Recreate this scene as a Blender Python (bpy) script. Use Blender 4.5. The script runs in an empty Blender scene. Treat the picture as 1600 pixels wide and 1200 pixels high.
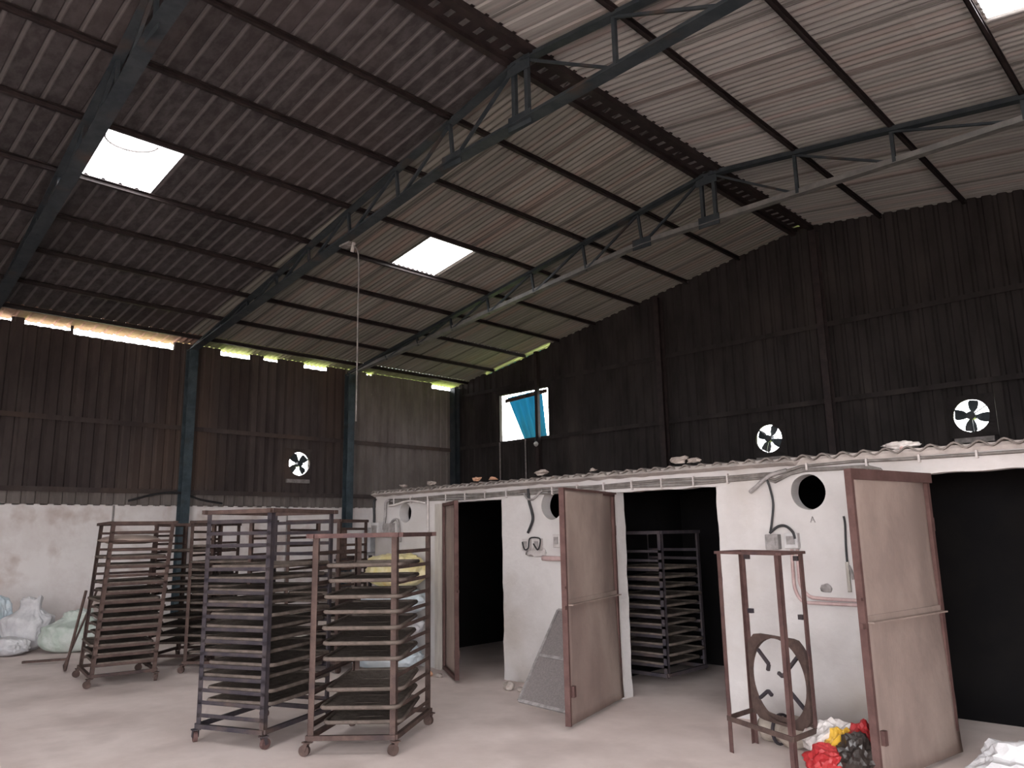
import bpy, bmesh, math, random
from mathutils import Vector, Matrix, noise as mnoise
random.seed(7)
C = bpy.context.scene
COL = C.collection
PI = math.pi

# ------------------------------------------------------------------ camera
F_PX = 1204.2
YAW, PITCH, ROLL = -0.76475, 0.190215, -0.019258
EYE = Vector((0.0, 0.0, 1.65))
cam_d = bpy.data.cameras.new('camera')
cam_d.sensor_fit = 'HORIZONTAL'
cam_d.sensor_width = 36.0
cam_d.lens = 36.0 * F_PX / 1600.0
cam_d.clip_start = 0.05
cam_d.clip_end = 400
cam = bpy.data.objects.new('camera', cam_d)
COL.objects.link(cam)
_cy, _sy, _cp, _sp = math.cos(YAW), math.sin(YAW), math.cos(PITCH), math.sin(PITCH)
_f = Vector((_sy * _cp, _cy * _cp, _sp))
_r = Vector((_cy, -_sy, 0))
_u = _r.cross(_f)
_c, _s = math.cos(ROLL), math.sin(ROLL)
R2 = _c * _r + _s * _u
U2 = -_s * _r + _c * _u
m = Matrix((R2, U2, -_f)).transposed().to_4x4()
m.translation = EYE
cam.matrix_world = m
C.camera = cam

# ------------------------------------------------------------------ world, daylight, exposure
W = bpy.data.worlds.new('overcast_sky')
C.world = W
W.use_nodes = True
bgn = W.node_tree.nodes['Background']
bgn.inputs[0].default_value = (0.98, 0.975, 1.0, 1)
bgn.inputs[1].default_value = 15.0
C.view_settings.view_transform = 'Standard'
C.view_settings.look = 'None'
C.view_settings.gamma = 1.0
C.view_settings.use_curve_mapping = False
C.view_settings.exposure = 0.28
C.cycles.max_bounces = 8
C.cycles.diffuse_bounces = 5
C.cycles.use_denoising = True
C.cycles.sample_clamp_indirect = 8.0
C.cycles.caustics_reflective = False
C.cycles.caustics_refractive = False


def portal(name, loc, rot, sx, sy):
    """sampling guide for the sky light that enters through an opening"""
    l = bpy.data.lights.new(name, 'AREA')
    l.shape = 'RECTANGLE'
    l.size = sx
    l.size_y = sy
    l.cycles.is_portal = True
    o = bpy.data.objects.new(name, l)
    COL.objects.link(o)
    o.location = loc
    o.rotation_euler = rot
    return o


# ------------------------------------------------------------------ helpers
class MB:
    def __init__(s):
        s.v = []
        s.f = []

    def quad(s, a, b, c, d):
        n = len(s.v)
        s.v += [tuple(a), tuple(b), tuple(c), tuple(d)]
        s.f.append((n, n + 1, n + 2, n + 3))

    def box(s, x0, x1, y0, y1, z0, z1):
        n = len(s.v)
        for x in (x0, x1):
            for y in (y0, y1):
                for z in (z0, z1):
                    s.v.append((x, y, z))
        for f in ((0, 1, 3, 2), (4, 6, 7, 5), (0, 4, 5, 1), (2, 3, 7, 6), (0, 2, 6, 4), (1, 5, 7, 3)):
            s.f.append(tuple(n + i for i in f))

    def bar(s, p, q, w, h, up=(0, 0, 1)):
        """box section bar from p to q; w across, h along up"""
        p = Vector(p); q = Vector(q)
        d = (q - p)
        if d.length < 1e-6:
            return
        d.normalize()
        u = Vector(up)
        side = d.cross(u)
        if side.length < 1e-4:
            u = Vector((1, 0, 0)); side = d.cross(u)
        side.normalize()
        u = side.cross(d).normalized()
        n = len(s.v)
        for e in (p, q):
            for a, b in ((-1, -1), (1, -1), (1, 1), (-1, 1)):
                s.v.append(tuple(e + side * (a * w / 2) + u * (b * h / 2)))
        for i in range(4):
            j = (i + 1) % 4
            s.f.append((n + i, n + j, n + 4 + j, n + 4 + i))
        s.f.append((n + 3, n + 2, n + 1, n))
        s.f.append((n + 4, n + 5, n + 6, n + 7))

    def angle(s, p, q, w, t=0.006, a=(1, 0, 0), b=(0, 0, 1)):
        """L section: two flanges leaving the p-q line along a and b"""
        p = Vector(p); q = Vector(q); a = Vector(a).normalized(); b = Vector(b).normalized()
        for u, v in ((a, b), (b, a)):
            n = len(s.v)
            for e in (p, q):
                for i, j in ((0, 0), (w, 0), (w, t), (0, t)):
                    s.v.append(tuple(e + u * i + v * j))
            for i in range(4):
                j = (i + 1) % 4
                s.f.append((n + i, n + j, n + 4 + j, n + 4 + i))
            s.f.append((n + 3, n + 2, n + 1, n))
            s.f.append((n + 4, n + 5, n + 6, n + 7))

    def tube(s, pts, r, seg=8, closed=False):
        pts = [Vector(p) for p in pts]
        n0 = len(s.v)
        N = len(pts)
        prev = None
        for i, p in enumerate(pts):
            if closed:
                d = pts[(i + 1) % N] - pts[i - 1]
            else:
                d = pts[min(i + 1, N - 1)] - pts[max(i - 1, 0)]
            d.normalize()
            if prev is None:
                a = d.orthogonal().normalized()
            else:
                a = prev - d * prev.dot(d)
                a.normalize()
            prev = a
            b = d.cross(a)
            rr = r[i] if isinstance(r, (list, tuple)) else r
            for k in range(seg):
                t = 2 * PI * k / seg
                s.v.append(tuple(p + a * math.cos(t) * rr + b * math.sin(t) * rr))
        for i in range(N if closed else N - 1):
            for k in range(seg):
                k2 = (k + 1) % seg
                i2 = (i + 1) % N
                s.f.append((n0 + i * seg + k, n0 + i * seg + k2, n0 + i2 * seg + k2, n0 + i2 * seg + k))
        if not closed:
            s.f.append(tuple(n0 + k for k in reversed(range(seg))))
            s.f.append(tuple(n0 + (N - 1) * seg + k for k in range(seg)))

    def cyl(s, c, axis, r, h, seg=20):
        c = Vector(c); ax = Vector(axis).normalized()
        s.tube([c - ax * h / 2, c + ax * h / 2], r, seg)

    def ring(s, c, axis, ri, ro, h, seg=32):
        c = Vector(c); ax = Vector(axis).normalized()
        a = ax.orthogonal().normalized(); b = ax.cross(a)
        n = len(s.v)
        for k in range(seg):
            t = 2 * PI * k / seg
            d = a * math.cos(t) + b * math.sin(t)
            for rr, e in ((ri, -1), (ro, -1), (ro, 1), (ri, 1)):
                s.v.append(tuple(c + d * rr + ax * (e * h / 2)))
        for k in range(seg):
            k2 = (k + 1) % seg
            for i in range(4):
                j = (i + 1) % 4
                s.f.append((n + k * 4 + i, n + k * 4 + j, n + k2 * 4 + j, n + k2 * 4 + i))

    def build(s, name, mat, parent=None, smooth=False, bevel=0, weld=False):
        me = bpy.data.meshes.new(name)
        off = parent_world(parent) if parent else Vector((0, 0, 0))
        me.from_pydata([(Vector(v) - off) for v in s.v], [], s.f)
        me.update()
        bm = bmesh.new(); bm.from_mesh(me)
        if smooth or weld:
            bmesh.ops.remove_doubles(bm, verts=bm.verts, dist=1e-5)
        bmesh.ops.recalc_face_normals(bm, faces=bm.faces)
        bm.to_mesh(me); bm.free()
        if smooth:
            for p in me.polygons:
                p.use_smooth = True
        me.materials.append(mat)
        o = bpy.data.objects.new(name, me)
        COL.objects.link(o)
        if parent:
            o.parent = parent
        if bevel:
            b = o.modifiers.new('bevel', 'BEVEL'); b.width = bevel; b.segments = 2
            b.limit_method = 'ANGLE'
        return o


def parent_world(p):
    v = Vector((0, 0, 0))
    while p:
        v = v + Vector(p.location)
        p = p.parent
    return v


def tag(o, label=None, cat=None, group=None, kind=None):
    if label: o['label'] = label
    if cat: o['category'] = cat
    if group: o['group'] = group
    if kind: o['kind'] = kind
    return o


def thing(name, label, cat, loc, group=None, rz=0.0, kind=None):
    o = bpy.data.objects.new(name, None)
    o.empty_display_size = 0.1
    COL.objects.link(o)
    o.location = loc
    o.rotation_euler = (0, 0, rz)
    return tag(o, label, cat, group, kind)


def node_mat(name):
    mt = bpy.data.materials.new(name)
    mt.use_nodes = True
    nt = mt.node_tree
    b = nt.nodes['Principled BSDF']
    return mt, nt, b


def surf(name, c1, c2, scale=3.0, rough=0.85, c3=None, bump=0.0, detail=6, bscale=40.0, metal=0.0,
         stretch=(1, 1, 1), lo=0.4, hi=0.62, lo3=0.6, hi3=0.72, scale3=None, spec=0.3):
    """two or three colour noise-mixed surface with optional bump"""
    mt, nt, b = node_mat(name)
    N, L = nt.nodes, nt.links
    tc = N.new('ShaderNodeTexCoord')
    mp = N.new('ShaderNodeMapping'); mp.inputs['Scale'].default_value = stretch
    L.new(tc.outputs['Object'], mp.inputs['Vector'])
    n1 = N.new('ShaderNodeTexNoise'); n1.inputs['Scale'].default_value = scale; n1.inputs['Detail'].default_value = detail
    n1.inputs['Roughness'].default_value = 0.65
    L.new(mp.outputs[0], n1.inputs['Vector'])
    r1 = N.new('ShaderNodeMapRange'); r1.inputs['From Min'].default_value = lo; r1.inputs['From Max'].default_value = hi
    L.new(n1.outputs['Fac'], r1.inputs['Value'])
    mx = N.new('ShaderNodeMix'); mx.data_type = 'RGBA'
    mx.inputs['A'].default_value = (*c1, 1); mx.inputs['B'].default_value = (*c2, 1)
    L.new(r1.outputs[0], mx.inputs['Factor'])
    out = mx.outputs['Result']
    if c3:
        n3 = N.new('ShaderNodeTexNoise'); n3.inputs['Scale'].default_value = scale3 or scale * 0.37
        n3.inputs['Detail'].default_value = 4
        L.new(mp.outputs[0], n3.inputs['Vector'])
        r3 = N.new('ShaderNodeMapRange'); r3.inputs['From Min'].default_value = lo3; r3.inputs['From Max'].default_value = hi3
        L.new(n3.outputs['Fac'], r3.inputs['Value'])
        m3 = N.new('ShaderNodeMix'); m3.data_type = 'RGBA'
        L.new(out, m3.inputs['A']); m3.inputs['B'].default_value = (*c3, 1)
        L.new(r3.outputs[0], m3.inputs['Factor'])
        out = m3.outputs['Result']
    L.new(out, b.inputs['Base Color'])
    b.inputs['Roughness'].default_value = rough
    b.inputs['Metallic'].default_value = metal
    b.inputs['Specular IOR Level'].default_value = spec
    if bump:
        nb = N.new('ShaderNodeTexNoise'); nb.inputs['Scale'].default_value = bscale; nb.inputs['Detail'].default_value = 5
        L.new(mp.outputs[0], nb.inputs['Vector'])
        bp = N.new('ShaderNodeBump'); bp.inputs['Strength'].default_value = bump; bp.inputs['Distance'].default_value = 0.02
        L.new(nb.outputs['Fac'], bp.inputs['Height']); L.new(bp.outputs[0], b.inputs['Normal'])
    return mt


def cell_tint(mt, base_out, sizes, amount, laps=False, ribs=False):
    """multiply colour by a random value per sheet cell (object space)"""
    nt = mt.node_tree; N, L = nt.nodes, nt.links
    tc = N.new('ShaderNodeTexCoord')
    dv = N.new('ShaderNodeVectorMath'); dv.operation = 'DIVIDE'; dv.inputs[1].default_value = sizes
    L.new(tc.outputs['Object'], dv.inputs[0])
    fl = N.new('ShaderNodeVectorMath'); fl.operation = 'FLOOR'
    L.new(dv.outputs[0], fl.inputs[0])
    wn = N.new('ShaderNodeTexWhiteNoise'); wn.noise_dimensions = '3D'
    L.new(fl.outputs[0], wn.inputs['Vector'])
    mr = N.new('ShaderNodeMapRange'); mr.inputs['To Min'].default_value = 1 - amount; mr.inputs['To Max'].default_value = 1 + amount
    L.new(wn.outputs['Value'], mr.inputs['Value'])
    mm = N.new('ShaderNodeMix'); mm.data_type = 'RGBA'; mm.blend_type = 'MULTIPLY'; mm.inputs['Factor'].default_value = 1
    L.new(base_out, mm.inputs['A']); L.new(mr.outputs[0], mm.inputs['B'])
    out = mm.outputs['Result']
    if ribs:      # light catching the raised ribs, put into the colour as paler stripes
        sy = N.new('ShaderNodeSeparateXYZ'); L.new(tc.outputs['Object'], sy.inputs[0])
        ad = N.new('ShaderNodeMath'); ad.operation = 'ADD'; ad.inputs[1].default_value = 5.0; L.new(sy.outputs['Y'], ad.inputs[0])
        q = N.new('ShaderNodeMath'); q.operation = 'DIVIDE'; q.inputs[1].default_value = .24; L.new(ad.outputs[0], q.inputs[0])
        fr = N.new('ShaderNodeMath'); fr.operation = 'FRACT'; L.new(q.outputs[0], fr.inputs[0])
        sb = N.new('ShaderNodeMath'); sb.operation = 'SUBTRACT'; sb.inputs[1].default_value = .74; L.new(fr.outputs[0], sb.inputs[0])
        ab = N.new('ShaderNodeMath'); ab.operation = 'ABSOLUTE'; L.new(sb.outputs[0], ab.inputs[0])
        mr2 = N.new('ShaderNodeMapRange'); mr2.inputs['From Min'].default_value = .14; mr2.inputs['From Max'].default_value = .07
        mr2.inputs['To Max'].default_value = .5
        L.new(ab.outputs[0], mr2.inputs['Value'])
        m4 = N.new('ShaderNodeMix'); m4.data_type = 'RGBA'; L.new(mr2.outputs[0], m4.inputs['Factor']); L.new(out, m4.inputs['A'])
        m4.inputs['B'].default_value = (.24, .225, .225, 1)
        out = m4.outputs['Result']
    if laps:
        sp = N.new('ShaderNodeSeparateXYZ'); L.new(dv.outputs[0], sp.inputs[0])
        fr = N.new('ShaderNodeMath'); fr.operation = 'FRACT'; L.new(sp.outputs['Y'], fr.inputs[0])
        lt = N.new('ShaderNodeMath'); lt.operation = 'LESS_THAN'; lt.inputs[1].default_value = .035; L.new(fr.outputs[0], lt.inputs[0])
        ml = N.new('ShaderNodeMath'); ml.operation = 'MULTIPLY'; ml.inputs[1].default_value = .55; L.new(lt.outputs[0], ml.inputs[0])
        m2 = N.new('ShaderNodeMix'); m2.data_type = 'RGBA'; L.new(ml.outputs[0], m2.inputs['Factor']); L.new(out, m2.inputs['A'])
        m2.inputs['B'].default_value = (.02, .017, .016, 1)
        out = m2.outputs['Result']
    b = nt.nodes['Principled BSDF']
    L.new(out, b.inputs['Base Color'])


def base_socket(mt):
    b = mt.node_tree.nodes['Principled BSDF']
    return b.inputs['Base Color'].links[0].from_socket


M = {}
M['roof_eave_red_glow'] = surf('eave_sheet_red_glow', (.30, .20, .165), (.38, .27, .23), 5.0, 0.95, spec=.03)  # reddish ground bounce near the eave, put into the sheet colour
M['roof_eave_green_glow'] = surf('eave_sheet_green_glow', (.26, .28, .17), (.36, .37, .25), 5.0, 0.95, spec=.03)  # green bounce light along the eave, put into the sheet colour
M['chamber_top'] = surf('cement_sheet_old', (.14, .12, .11), (.20, .175, .16), 4, .95, c3=(.30, .26, .24), bump=.3, bscale=16)
M['roof_left_shaded'] = surf('roof_sheet_olive_shaded', (.20, .195, .175), (.31, .295, .27), 3.0, 0.95, c3=(.30, .225, .20),  # olive copy of the roof sheet; left slope's shade put into the colour
                 stretch=(.12, 5.0, 1), scale3=.9, lo3=.52, hi3=.75, spec=.03, lo=.35, hi=.65)
M['roof'] = surf('roof_sheet_weathered', (.29, .285, .275), (.45, .435, .42), 3.0, 0.95, c3=(.42, .335, .31),
                 stretch=(.12, 5.0, 1), scale3=.9, lo3=.52, hi3=.75, spec=.03, lo=.35, hi=.65)
cell_tint(M['roof_left_shaded'], base_socket(M['roof_left_shaded']), (1.35, 0.96, 50), 0.10, True)
cell_tint(M['roof'], base_socket(M['roof']), (1.35, 0.96, 50), 0.10, True)
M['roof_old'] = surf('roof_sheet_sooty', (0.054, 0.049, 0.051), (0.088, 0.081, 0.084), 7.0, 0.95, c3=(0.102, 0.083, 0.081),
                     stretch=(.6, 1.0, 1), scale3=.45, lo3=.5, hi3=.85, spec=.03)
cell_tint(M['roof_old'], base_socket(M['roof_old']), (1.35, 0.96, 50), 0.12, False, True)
M['clad'] = surf('wall_cladding_sooty', (0.030, 0.0265, 0.027), (0.045, 0.040, 0.040), 1.5, 0.95, c3=(0.075, 0.065, 0.062),
                 stretch=(1, 1, .35), scale3=1.2, lo3=.52, hi3=.85, spec=.05)
M['clad_pale_lit'] = surf('wall_cladding_pale_lit', (.15, .13, .122), (.22, .195, .182), 1.5, 0.9, stretch=(1, 1, .35), spec=.05)  # paler: low strip, and daylight on the corner bay put into the colour
M['clad_left'] = surf('wall_cladding_brown', (0.060, 0.049, 0.048), (0.086, 0.071, 0.068), 1.5, 0.95, c3=(0.108, 0.076, 0.062),
                      stretch=(1, 1, .35), scale3=.6, lo3=.5, hi3=.8, spec=.05)
cell_tint(M['clad_left'], base_socket(M['clad_left']), (50, .96, 50), 0.2)
M['plaster'] = surf('lime_plaster', (0.557, 0.529, 0.522), (0.480, 0.451, 0.442), 1.3, .95, c3=(0.384, 0.339, 0.305), bump=.3, bscale=14,
                    scale3=1.1, lo3=.54, hi3=.78, spec=.05)
M['plaster_left'] = surf('stained_plaster', (.86, .82, .81), (.74, .68, .665), 1.1, .95, c3=(.52, .42, .375), bump=.3, bscale=9,
                         scale3=1.6, lo3=.52, hi3=.72, spec=.05)
M['floor'] = surf('dusty_concrete', (0.609, 0.514, 0.482), (0.724, 0.627, 0.594), .7, .9, c3=(0.483, 0.401, 0.375), bump=.08, bscale=8,
                  scale3=1.3, lo3=.5, hi3=.8, spec=.1)
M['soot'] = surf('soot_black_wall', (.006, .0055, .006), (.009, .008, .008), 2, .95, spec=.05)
M['purlin'] = surf('purlin_dark_steel', (.022, .016, .017), (.04, .028, .028), 5, .6)
M['truss_skylit'] = surf('truss_pale_skylit', (.15, .15, .15), (.22, .215, .21), 4, .6)  # skylight falling on the far bottom chord, put into its colour
M['truss'] = surf('truss_blue_grey_paint', (.028, .037, .046), (.05, .06, .068), 4, .55, c3=(.07, .055, .05))
M['column'] = surf('column_blue_paint', (.035, .052, .064), (.065, .09, .105), 4, .55, c3=(.04, .04, .042))
M['rust'] = surf('rusty_brown_steel', (.066, .044, .039), (.10, .067, .058), 9, .8, c3=(.05, .036, .036), bump=.2, bscale=60, spec=.15)
M['rust_dark'] = surf('dark_violet_steel', (.034, .029, .036), (.058, .047, .05), 8, .65, c3=(.08, .056, .05), bump=.15, bscale=60, spec=.2)
M['rust_red'] = surf('red_oxide_steel', (.085, .048, .045), (.12, .07, .064), 9, .7, c3=(.065, .042, .046), bump=.15, bscale=60, spec=.15)
M['tray'] = surf('tray_mesh_dark', (.13, .107, .092), (.20, .165, .145), 14, .95, bump=.5, bscale=90, spec=.05)
M['tray_rim'] = surf('tray_rim_dusty', (.09, .072, .062), (.145, .115, .10), 10, .85, spec=.1)
M['leaf'] = surf('door_sheet_brown_grey', (0.232, 0.178, 0.157), (0.323, 0.252, 0.220), 1.6, .8, c3=(0.188, 0.133, 0.119), bump=.12, bscale=25,
                 stretch=(1, 1, .5), spec=.1)
M['leaf_frame'] = surf('door_frame_maroon', (.075, .038, .034), (.108, .058, .052), 7, .7)
M['wood'] = surf('grey_timber', (.34, .31, .28), (.46, .42, .38), 3, .85, stretch=(6, 6, .6))
M['mesh_panel'] = surf('wire_gauze_grey', (.17, .15, .145), (.23, .20, .195), 60, .8, bump=.4, bscale=120)
M['conduit'] = surf('conduit_grey', (.20, .185, .18), (.33, .30, .295), 12, .6)
M['conduit_w'] = surf('painted_conduit', (.52, .48, .47), (.40, .36, .35), 9, .7)
M['cable_brown'] = surf('dusty_brown_cable', (.13, .115, .105), (.20, .18, .17), 12, .8)
M['pipe_pink'] = surf('copper_pink_pipe', (.42, .29, .28), (.50, .37, .36), 12, .5)
M['black'] = surf('black_cable', (.02, .02, .022), (.035, .033, .035), 9, .5)
M['steel'] = surf('bright_grey_steel', (.38, .38, .40), (.50, .50, .52), 8, .4, metal=.4)
M['boxgrey'] = surf('switch_box_grey', (.42, .40, .40), (.55, .53, .53), 8, .6)
M['sack_w'] = surf('woven_sack_white', (.60, .59, .60), (.50, .49, .51), 5, .8, bump=.4, bscale=25, spec=.15)
M['sack_g'] = surf('woven_sack_green_white', (.40, .46, .41), (.52, .55, .52), 4, .8, bump=.4, bscale=25, spec=.15)
M['sack_b'] = surf('woven_sack_pale_blue', (.55, .65, .72), (.66, .72, .76), 4, .6, bump=.4, bscale=25)
M['sack_y'] = surf('sack_pale_yellow', (.72, .62, .28), (.80, .72, .48), 5, .6, c3=(.70, .42, .05), bump=.3, bscale=25)
M['sack_tan'] = surf('sacking_tan', (.27, .225, .19), (.36, .31, .265), 7, .9, bump=.5, bscale=30)
M['bag_red'] = surf('plastic_red', (.30, .016, .02), (.40, .035, .035), 4, .45, c3=(.50, .44, .42), scale3=5, lo3=.60, hi3=.63, spec=.4)
M['bag_yellow'] = surf('plastic_yellow', (.55, .31, .03), (.62, .38, .06), 4, .45, c3=(.10, .045, .025), scale3=7, lo3=.60, hi3=.63, spec=.4)
M['bag_dark'] = surf('plastic_dark_brown', (.02, .015, .013), (.035, .026, .023), 6, .4, spec=.5)
M['bag_clear'] = surf('crumpled_pale_film', (.50, .45, .43), (.66, .62, .60), 7, .35, c3=(.55, .15, .14), scale3=5, lo3=.62, hi3=.68, spec=.5)
M['stone'] = surf('mortar_rubble', (.28, .235, .21), (.38, .33, .30), 8, .95, bump=.5, bscale=20)
M['brick'] = surf('broken_brick', (.50, .28, .18), (.42, .24, .16), 8, .95, bump=.4, bscale=20)
M['sheet_edge'] = surf('cement_sheet_dusty', (.34, .30, .28), (.45, .40, .375), 4, .95, c3=(.24, .20, .18), bump=.5, bscale=16)
M['bulb'] = surf('dusty_bulb_glass', (.55, .55, .54), (.62, .62, .6), 4, .2, spec=.6)
M['grass'] = surf('outside_grass', (.32, .42, .10), (.44, .52, .18), .6, .95)
M['ground'] = surf('outside_dry_earth', (.44, .36, .30), (.54, .46, .39), .6, .95)


def translucent(name, col, trans, alpha=0.25):
    mt = bpy.data.materials.new(name); mt.use_nodes = True
    nt = mt.node_tree; N, L = nt.nodes, nt.links
    for n in list(N):
        if n.type != 'OUTPUT_MATERIAL': N.remove(n)
    out = [n for n in N if n.type == 'OUTPUT_MATERIAL'][0]
    df = N.new('ShaderNodeBsdfDiffuse'); df.inputs[0].default_value = (*col, 1)
    tl = N.new('ShaderNodeBsdfTranslucent'); tl.inputs[0].default_value = (*trans, 1)
    tp = N.new('ShaderNodeBsdfTransparent'); tp.inputs[0].default_value = (*trans, 1)
    nz = N.new('ShaderNodeTexNoise'); nz.inputs['Scale'].default_value = 4
    tc = N.new('ShaderNodeTexCoord'); L.new(tc.outputs['Object'], nz.inputs['Vector'])
    mr = N.new('ShaderNodeMapRange'); mr.inputs['To Min'].default_value = .5; mr.inputs['To Max'].default_value = .9
    L.new(nz.outputs['Fac'], mr.inputs['Value'])
    m1 = N.new('ShaderNodeMixShader'); m1.inputs[0].default_value = .7
    L.new(mr.outputs[0], m1.inputs[0])
    L.new(df.outputs[0], m1.inputs[1]); L.new(tl.outputs[0], m1.inputs[2])
    m2 = N.new('ShaderNodeMixShader'); m2.inputs[0].default_value = alpha
    L.new(m1.outputs[0], m2.inputs[1]); L.new(tp.outputs[0], m2.inputs[2])
    L.new(m2.outputs[0], out.inputs[0])
    return mt


M['fibre'] = translucent('clear_fibre_sheet', (.8, .8, .78), (.95, .95, .93), .45)
M['blue'] = translucent('blue_plastic_sheet', (.05, .18, .26), (.05, .17, .24), .12)

# ------------------------------------------------------------------ building dimensions
K = 1.9


def sc(x, y, z):
    return (x * K, y * K, 1.65 + K * (z - 1.65))


XL = -17.2          # left wall
XR = 4.9            # right wall
YG = 15.45          # gable wall
YB = -6.0           # rear wall
XRIDGE, ZRIDGE = -6.2, 7.88
SL = (ZRIDGE - 6.02) / (XRIDGE - XL)
SR = 0.12


def roof_z(x):
    return ZRIDGE - SL * (XRIDGE - x) if x < XRIDGE else ZRIDGE - SR * (x - XRIDGE)


PITCHR = 0.24
RIB = 0.024


def prof(y):
    y = round(y, 5)
    """rib height of the roof sheet at y (from below: narrow channels)"""
    if y > 6.9599:      # finer waved sheets
        return .014 * (1 - math.cos(2 * PI * y / (PITCHR / 2)))
    t = (y / PITCHR) % 1.0
    if t < .60: return 0.0
    if t < .68: return RIB * (t - .60) / .08
    if t < .80: return RIB
    if t < .88: return RIB * (.88 - t) / .08
    return 0.0


def prof_breaks(y0, y1):
    ys = set([y0, y1])
    k0 = int(math.floor(y0 / PITCHR)) - 1
    k1 = int(math.ceil(y1 / PITCHR)) + 1
    for k in range(k0, k1):
        for t in ((0.0, .30, .60, .68, .80, .88) if k < 29 else [j / 12 for j in range(12)]):
            y = (k + t) * PITCHR
            if y0 < y < y1: ys.add(round(y, 5))
    return sorted(ys)


# skylights (x0, x1, y0, y1)
SKY = [(-11.72, -10.42, 3.12, 4.22), (-11.70, -10.42, 8.92, 10.0), (-1.42, -0.1, 8.45, 9.55),
       (-1.42, -0.1, 2.7, 3.8), (-11.70, -10.42, -2.9, -1.8), (-1.42, -.1, -2.9, -1.8), (1.2, 2.4, 2.7, 3.8), (-6.0, -4.7, -2.9, -1.8), (-4.6, -3.2, -.5, .6)]  # this row: unseen skylights, added to light the floor from above
# purlin lines
PX_L = [v * K for v in (-8.75, -8.15, -7.49, -6.84, -6.19, -5.48, -4.745, -4.04)]
PX_R = [v * K for v in (-2.44, -1.67, -.81)] + [-.15, 1.15, 2.45, 3.7, 4.7]


def in_sky(x, y):
    return any(a - .01 < x < b + .01 and c < y < d for a, b, c, d in SKY)


# ================================================================== SETTING
def floor():
    mb = MB()
    mb.box(XL - .2, XR + .2, YB - .2, YG + .2, -0.15, 0.0)
    o = mb.build('floor', M['floor'])
    tag(o, kind='structure')
    g = MB(); g.quad((-90, -70, -.16), (60, -70, -.16), (60, 90, -.16), (-90, 90, -.16))
    g2 = MB(); g2.box(-60, XL - .6, 7, 60, -.16, -.14); g2.box(XL - .6, 40, YG + .6, 60, -.16, -.14)
    tag(g2.build('outside_grass', M['grass']), 'bright green grass outside behind the shed', 'grass', kind='structure')
    tag(g.build('outside_ground', M['ground']), 'dry earth ground outside the shed', 'ground', kind='structure')


floor()


def roof():
    root = thing('ceiling', None, None, (XRIDGE, 5, ZRIDGE), kind='structure')
    rowsL = [XL - .1] + PX_L + [XRIDGE - .17]
    rowsR = [XRIDGE + .17] + PX_R + [XR + .5]
    for rows, side in ((rowsL, 'L'), (rowsR, 'R')):
        mb = MB(); mfar = MB(); mo = MB(); er = MB(); eg = MB()
        for r in range(len(rows) - 1):
            x0, x1 = rows[r], rows[r + 1]
            ys = prof_breaks(YB - .3, YG + .5)
            for s_ in SKY:
                ys = sorted(set(ys) | {s_[2], s_[3]})
            lift = 0.006 * (r % 2)
            for i in range(len(ys) - 1):
                ya, yb = ys[i], ys[i + 1]
                if in_sky((x0 + x1) / 2, (ya + yb) / 2):
                    continue
                xm0 = x0 - (.06 if side == 'L' else 0); xm1 = x1 + (.06 if side == 'R' else 0)
                if any(a < xm0 + .1 < b and c < (ya + yb) / 2 < d for a, b, c, d in SKY): xm0 = x0
                if any(a < xm1 - .1 < b and c < (ya + yb) / 2 < d for a, b, c, d in SKY): xm1 = x1
                # older, darker sheets are laid on the left of the second truss
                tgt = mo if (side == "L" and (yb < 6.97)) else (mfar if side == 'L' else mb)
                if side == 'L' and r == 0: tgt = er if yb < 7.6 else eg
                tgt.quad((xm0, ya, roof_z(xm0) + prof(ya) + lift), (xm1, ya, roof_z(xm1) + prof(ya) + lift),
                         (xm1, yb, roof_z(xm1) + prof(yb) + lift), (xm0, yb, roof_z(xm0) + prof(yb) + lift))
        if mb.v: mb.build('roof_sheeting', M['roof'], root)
        if mfar.v: mfar.build('roof_sheeting', M['roof_left_shaded'], root)
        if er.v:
            er.build('eave_sheeting', M['roof_eave_red_glow'], root); eg.build('eave_sheeting', M['roof_eave_green_glow'], root)
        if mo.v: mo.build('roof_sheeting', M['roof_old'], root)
    # ridge capping with rib-shaped skirt
    rc = MB()
    ys = prof_breaks(YB - .3, YG + .5)
    for i in range(len(ys) - 1):
        ya, yb = ys[i], ys[i + 1]
        for xa, xb, za, zb in ((XRIDGE - .32, XRIDGE - .1, roof_z(XRIDGE - .32) + .008, ZRIDGE + .05), (XRIDGE - .1, XRIDGE + .1, ZRIDGE + .05, ZRIDGE + .06),
                               (XRIDGE + .1, XRIDGE + .32, ZRIDGE + .06, roof_z(XRIDGE + .32) + .008)):
            rc.quad((xa, ya, za + prof(ya)), (xb, ya, zb + prof(ya)), (xb, yb, zb + prof(yb)), (xa, yb, za + prof(yb)))
    rc.build('ridge_capping', M['roof'], root)
    # skylight sheets
    for n, (a, b, c, d) in enumerate(SKY):
        mb = MB()
        ys = prof_breaks(c, d)
        for i in range(len(ys) - 1):
            ya, yb = ys[i], ys[i + 1]
            mb.quad((a, ya, roof_z(a) + prof(ya) + .004), (b, ya, roof_z(b) + prof(ya) + .004),
                    (b, yb, roof_z(b) + prof(yb) + .004), (a, yb, roof_z(a) + prof(yb) + .004))
        tag(mb.build('window_%d' % (n + 1), M['fibre']), kind='structure')


roof()


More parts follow.
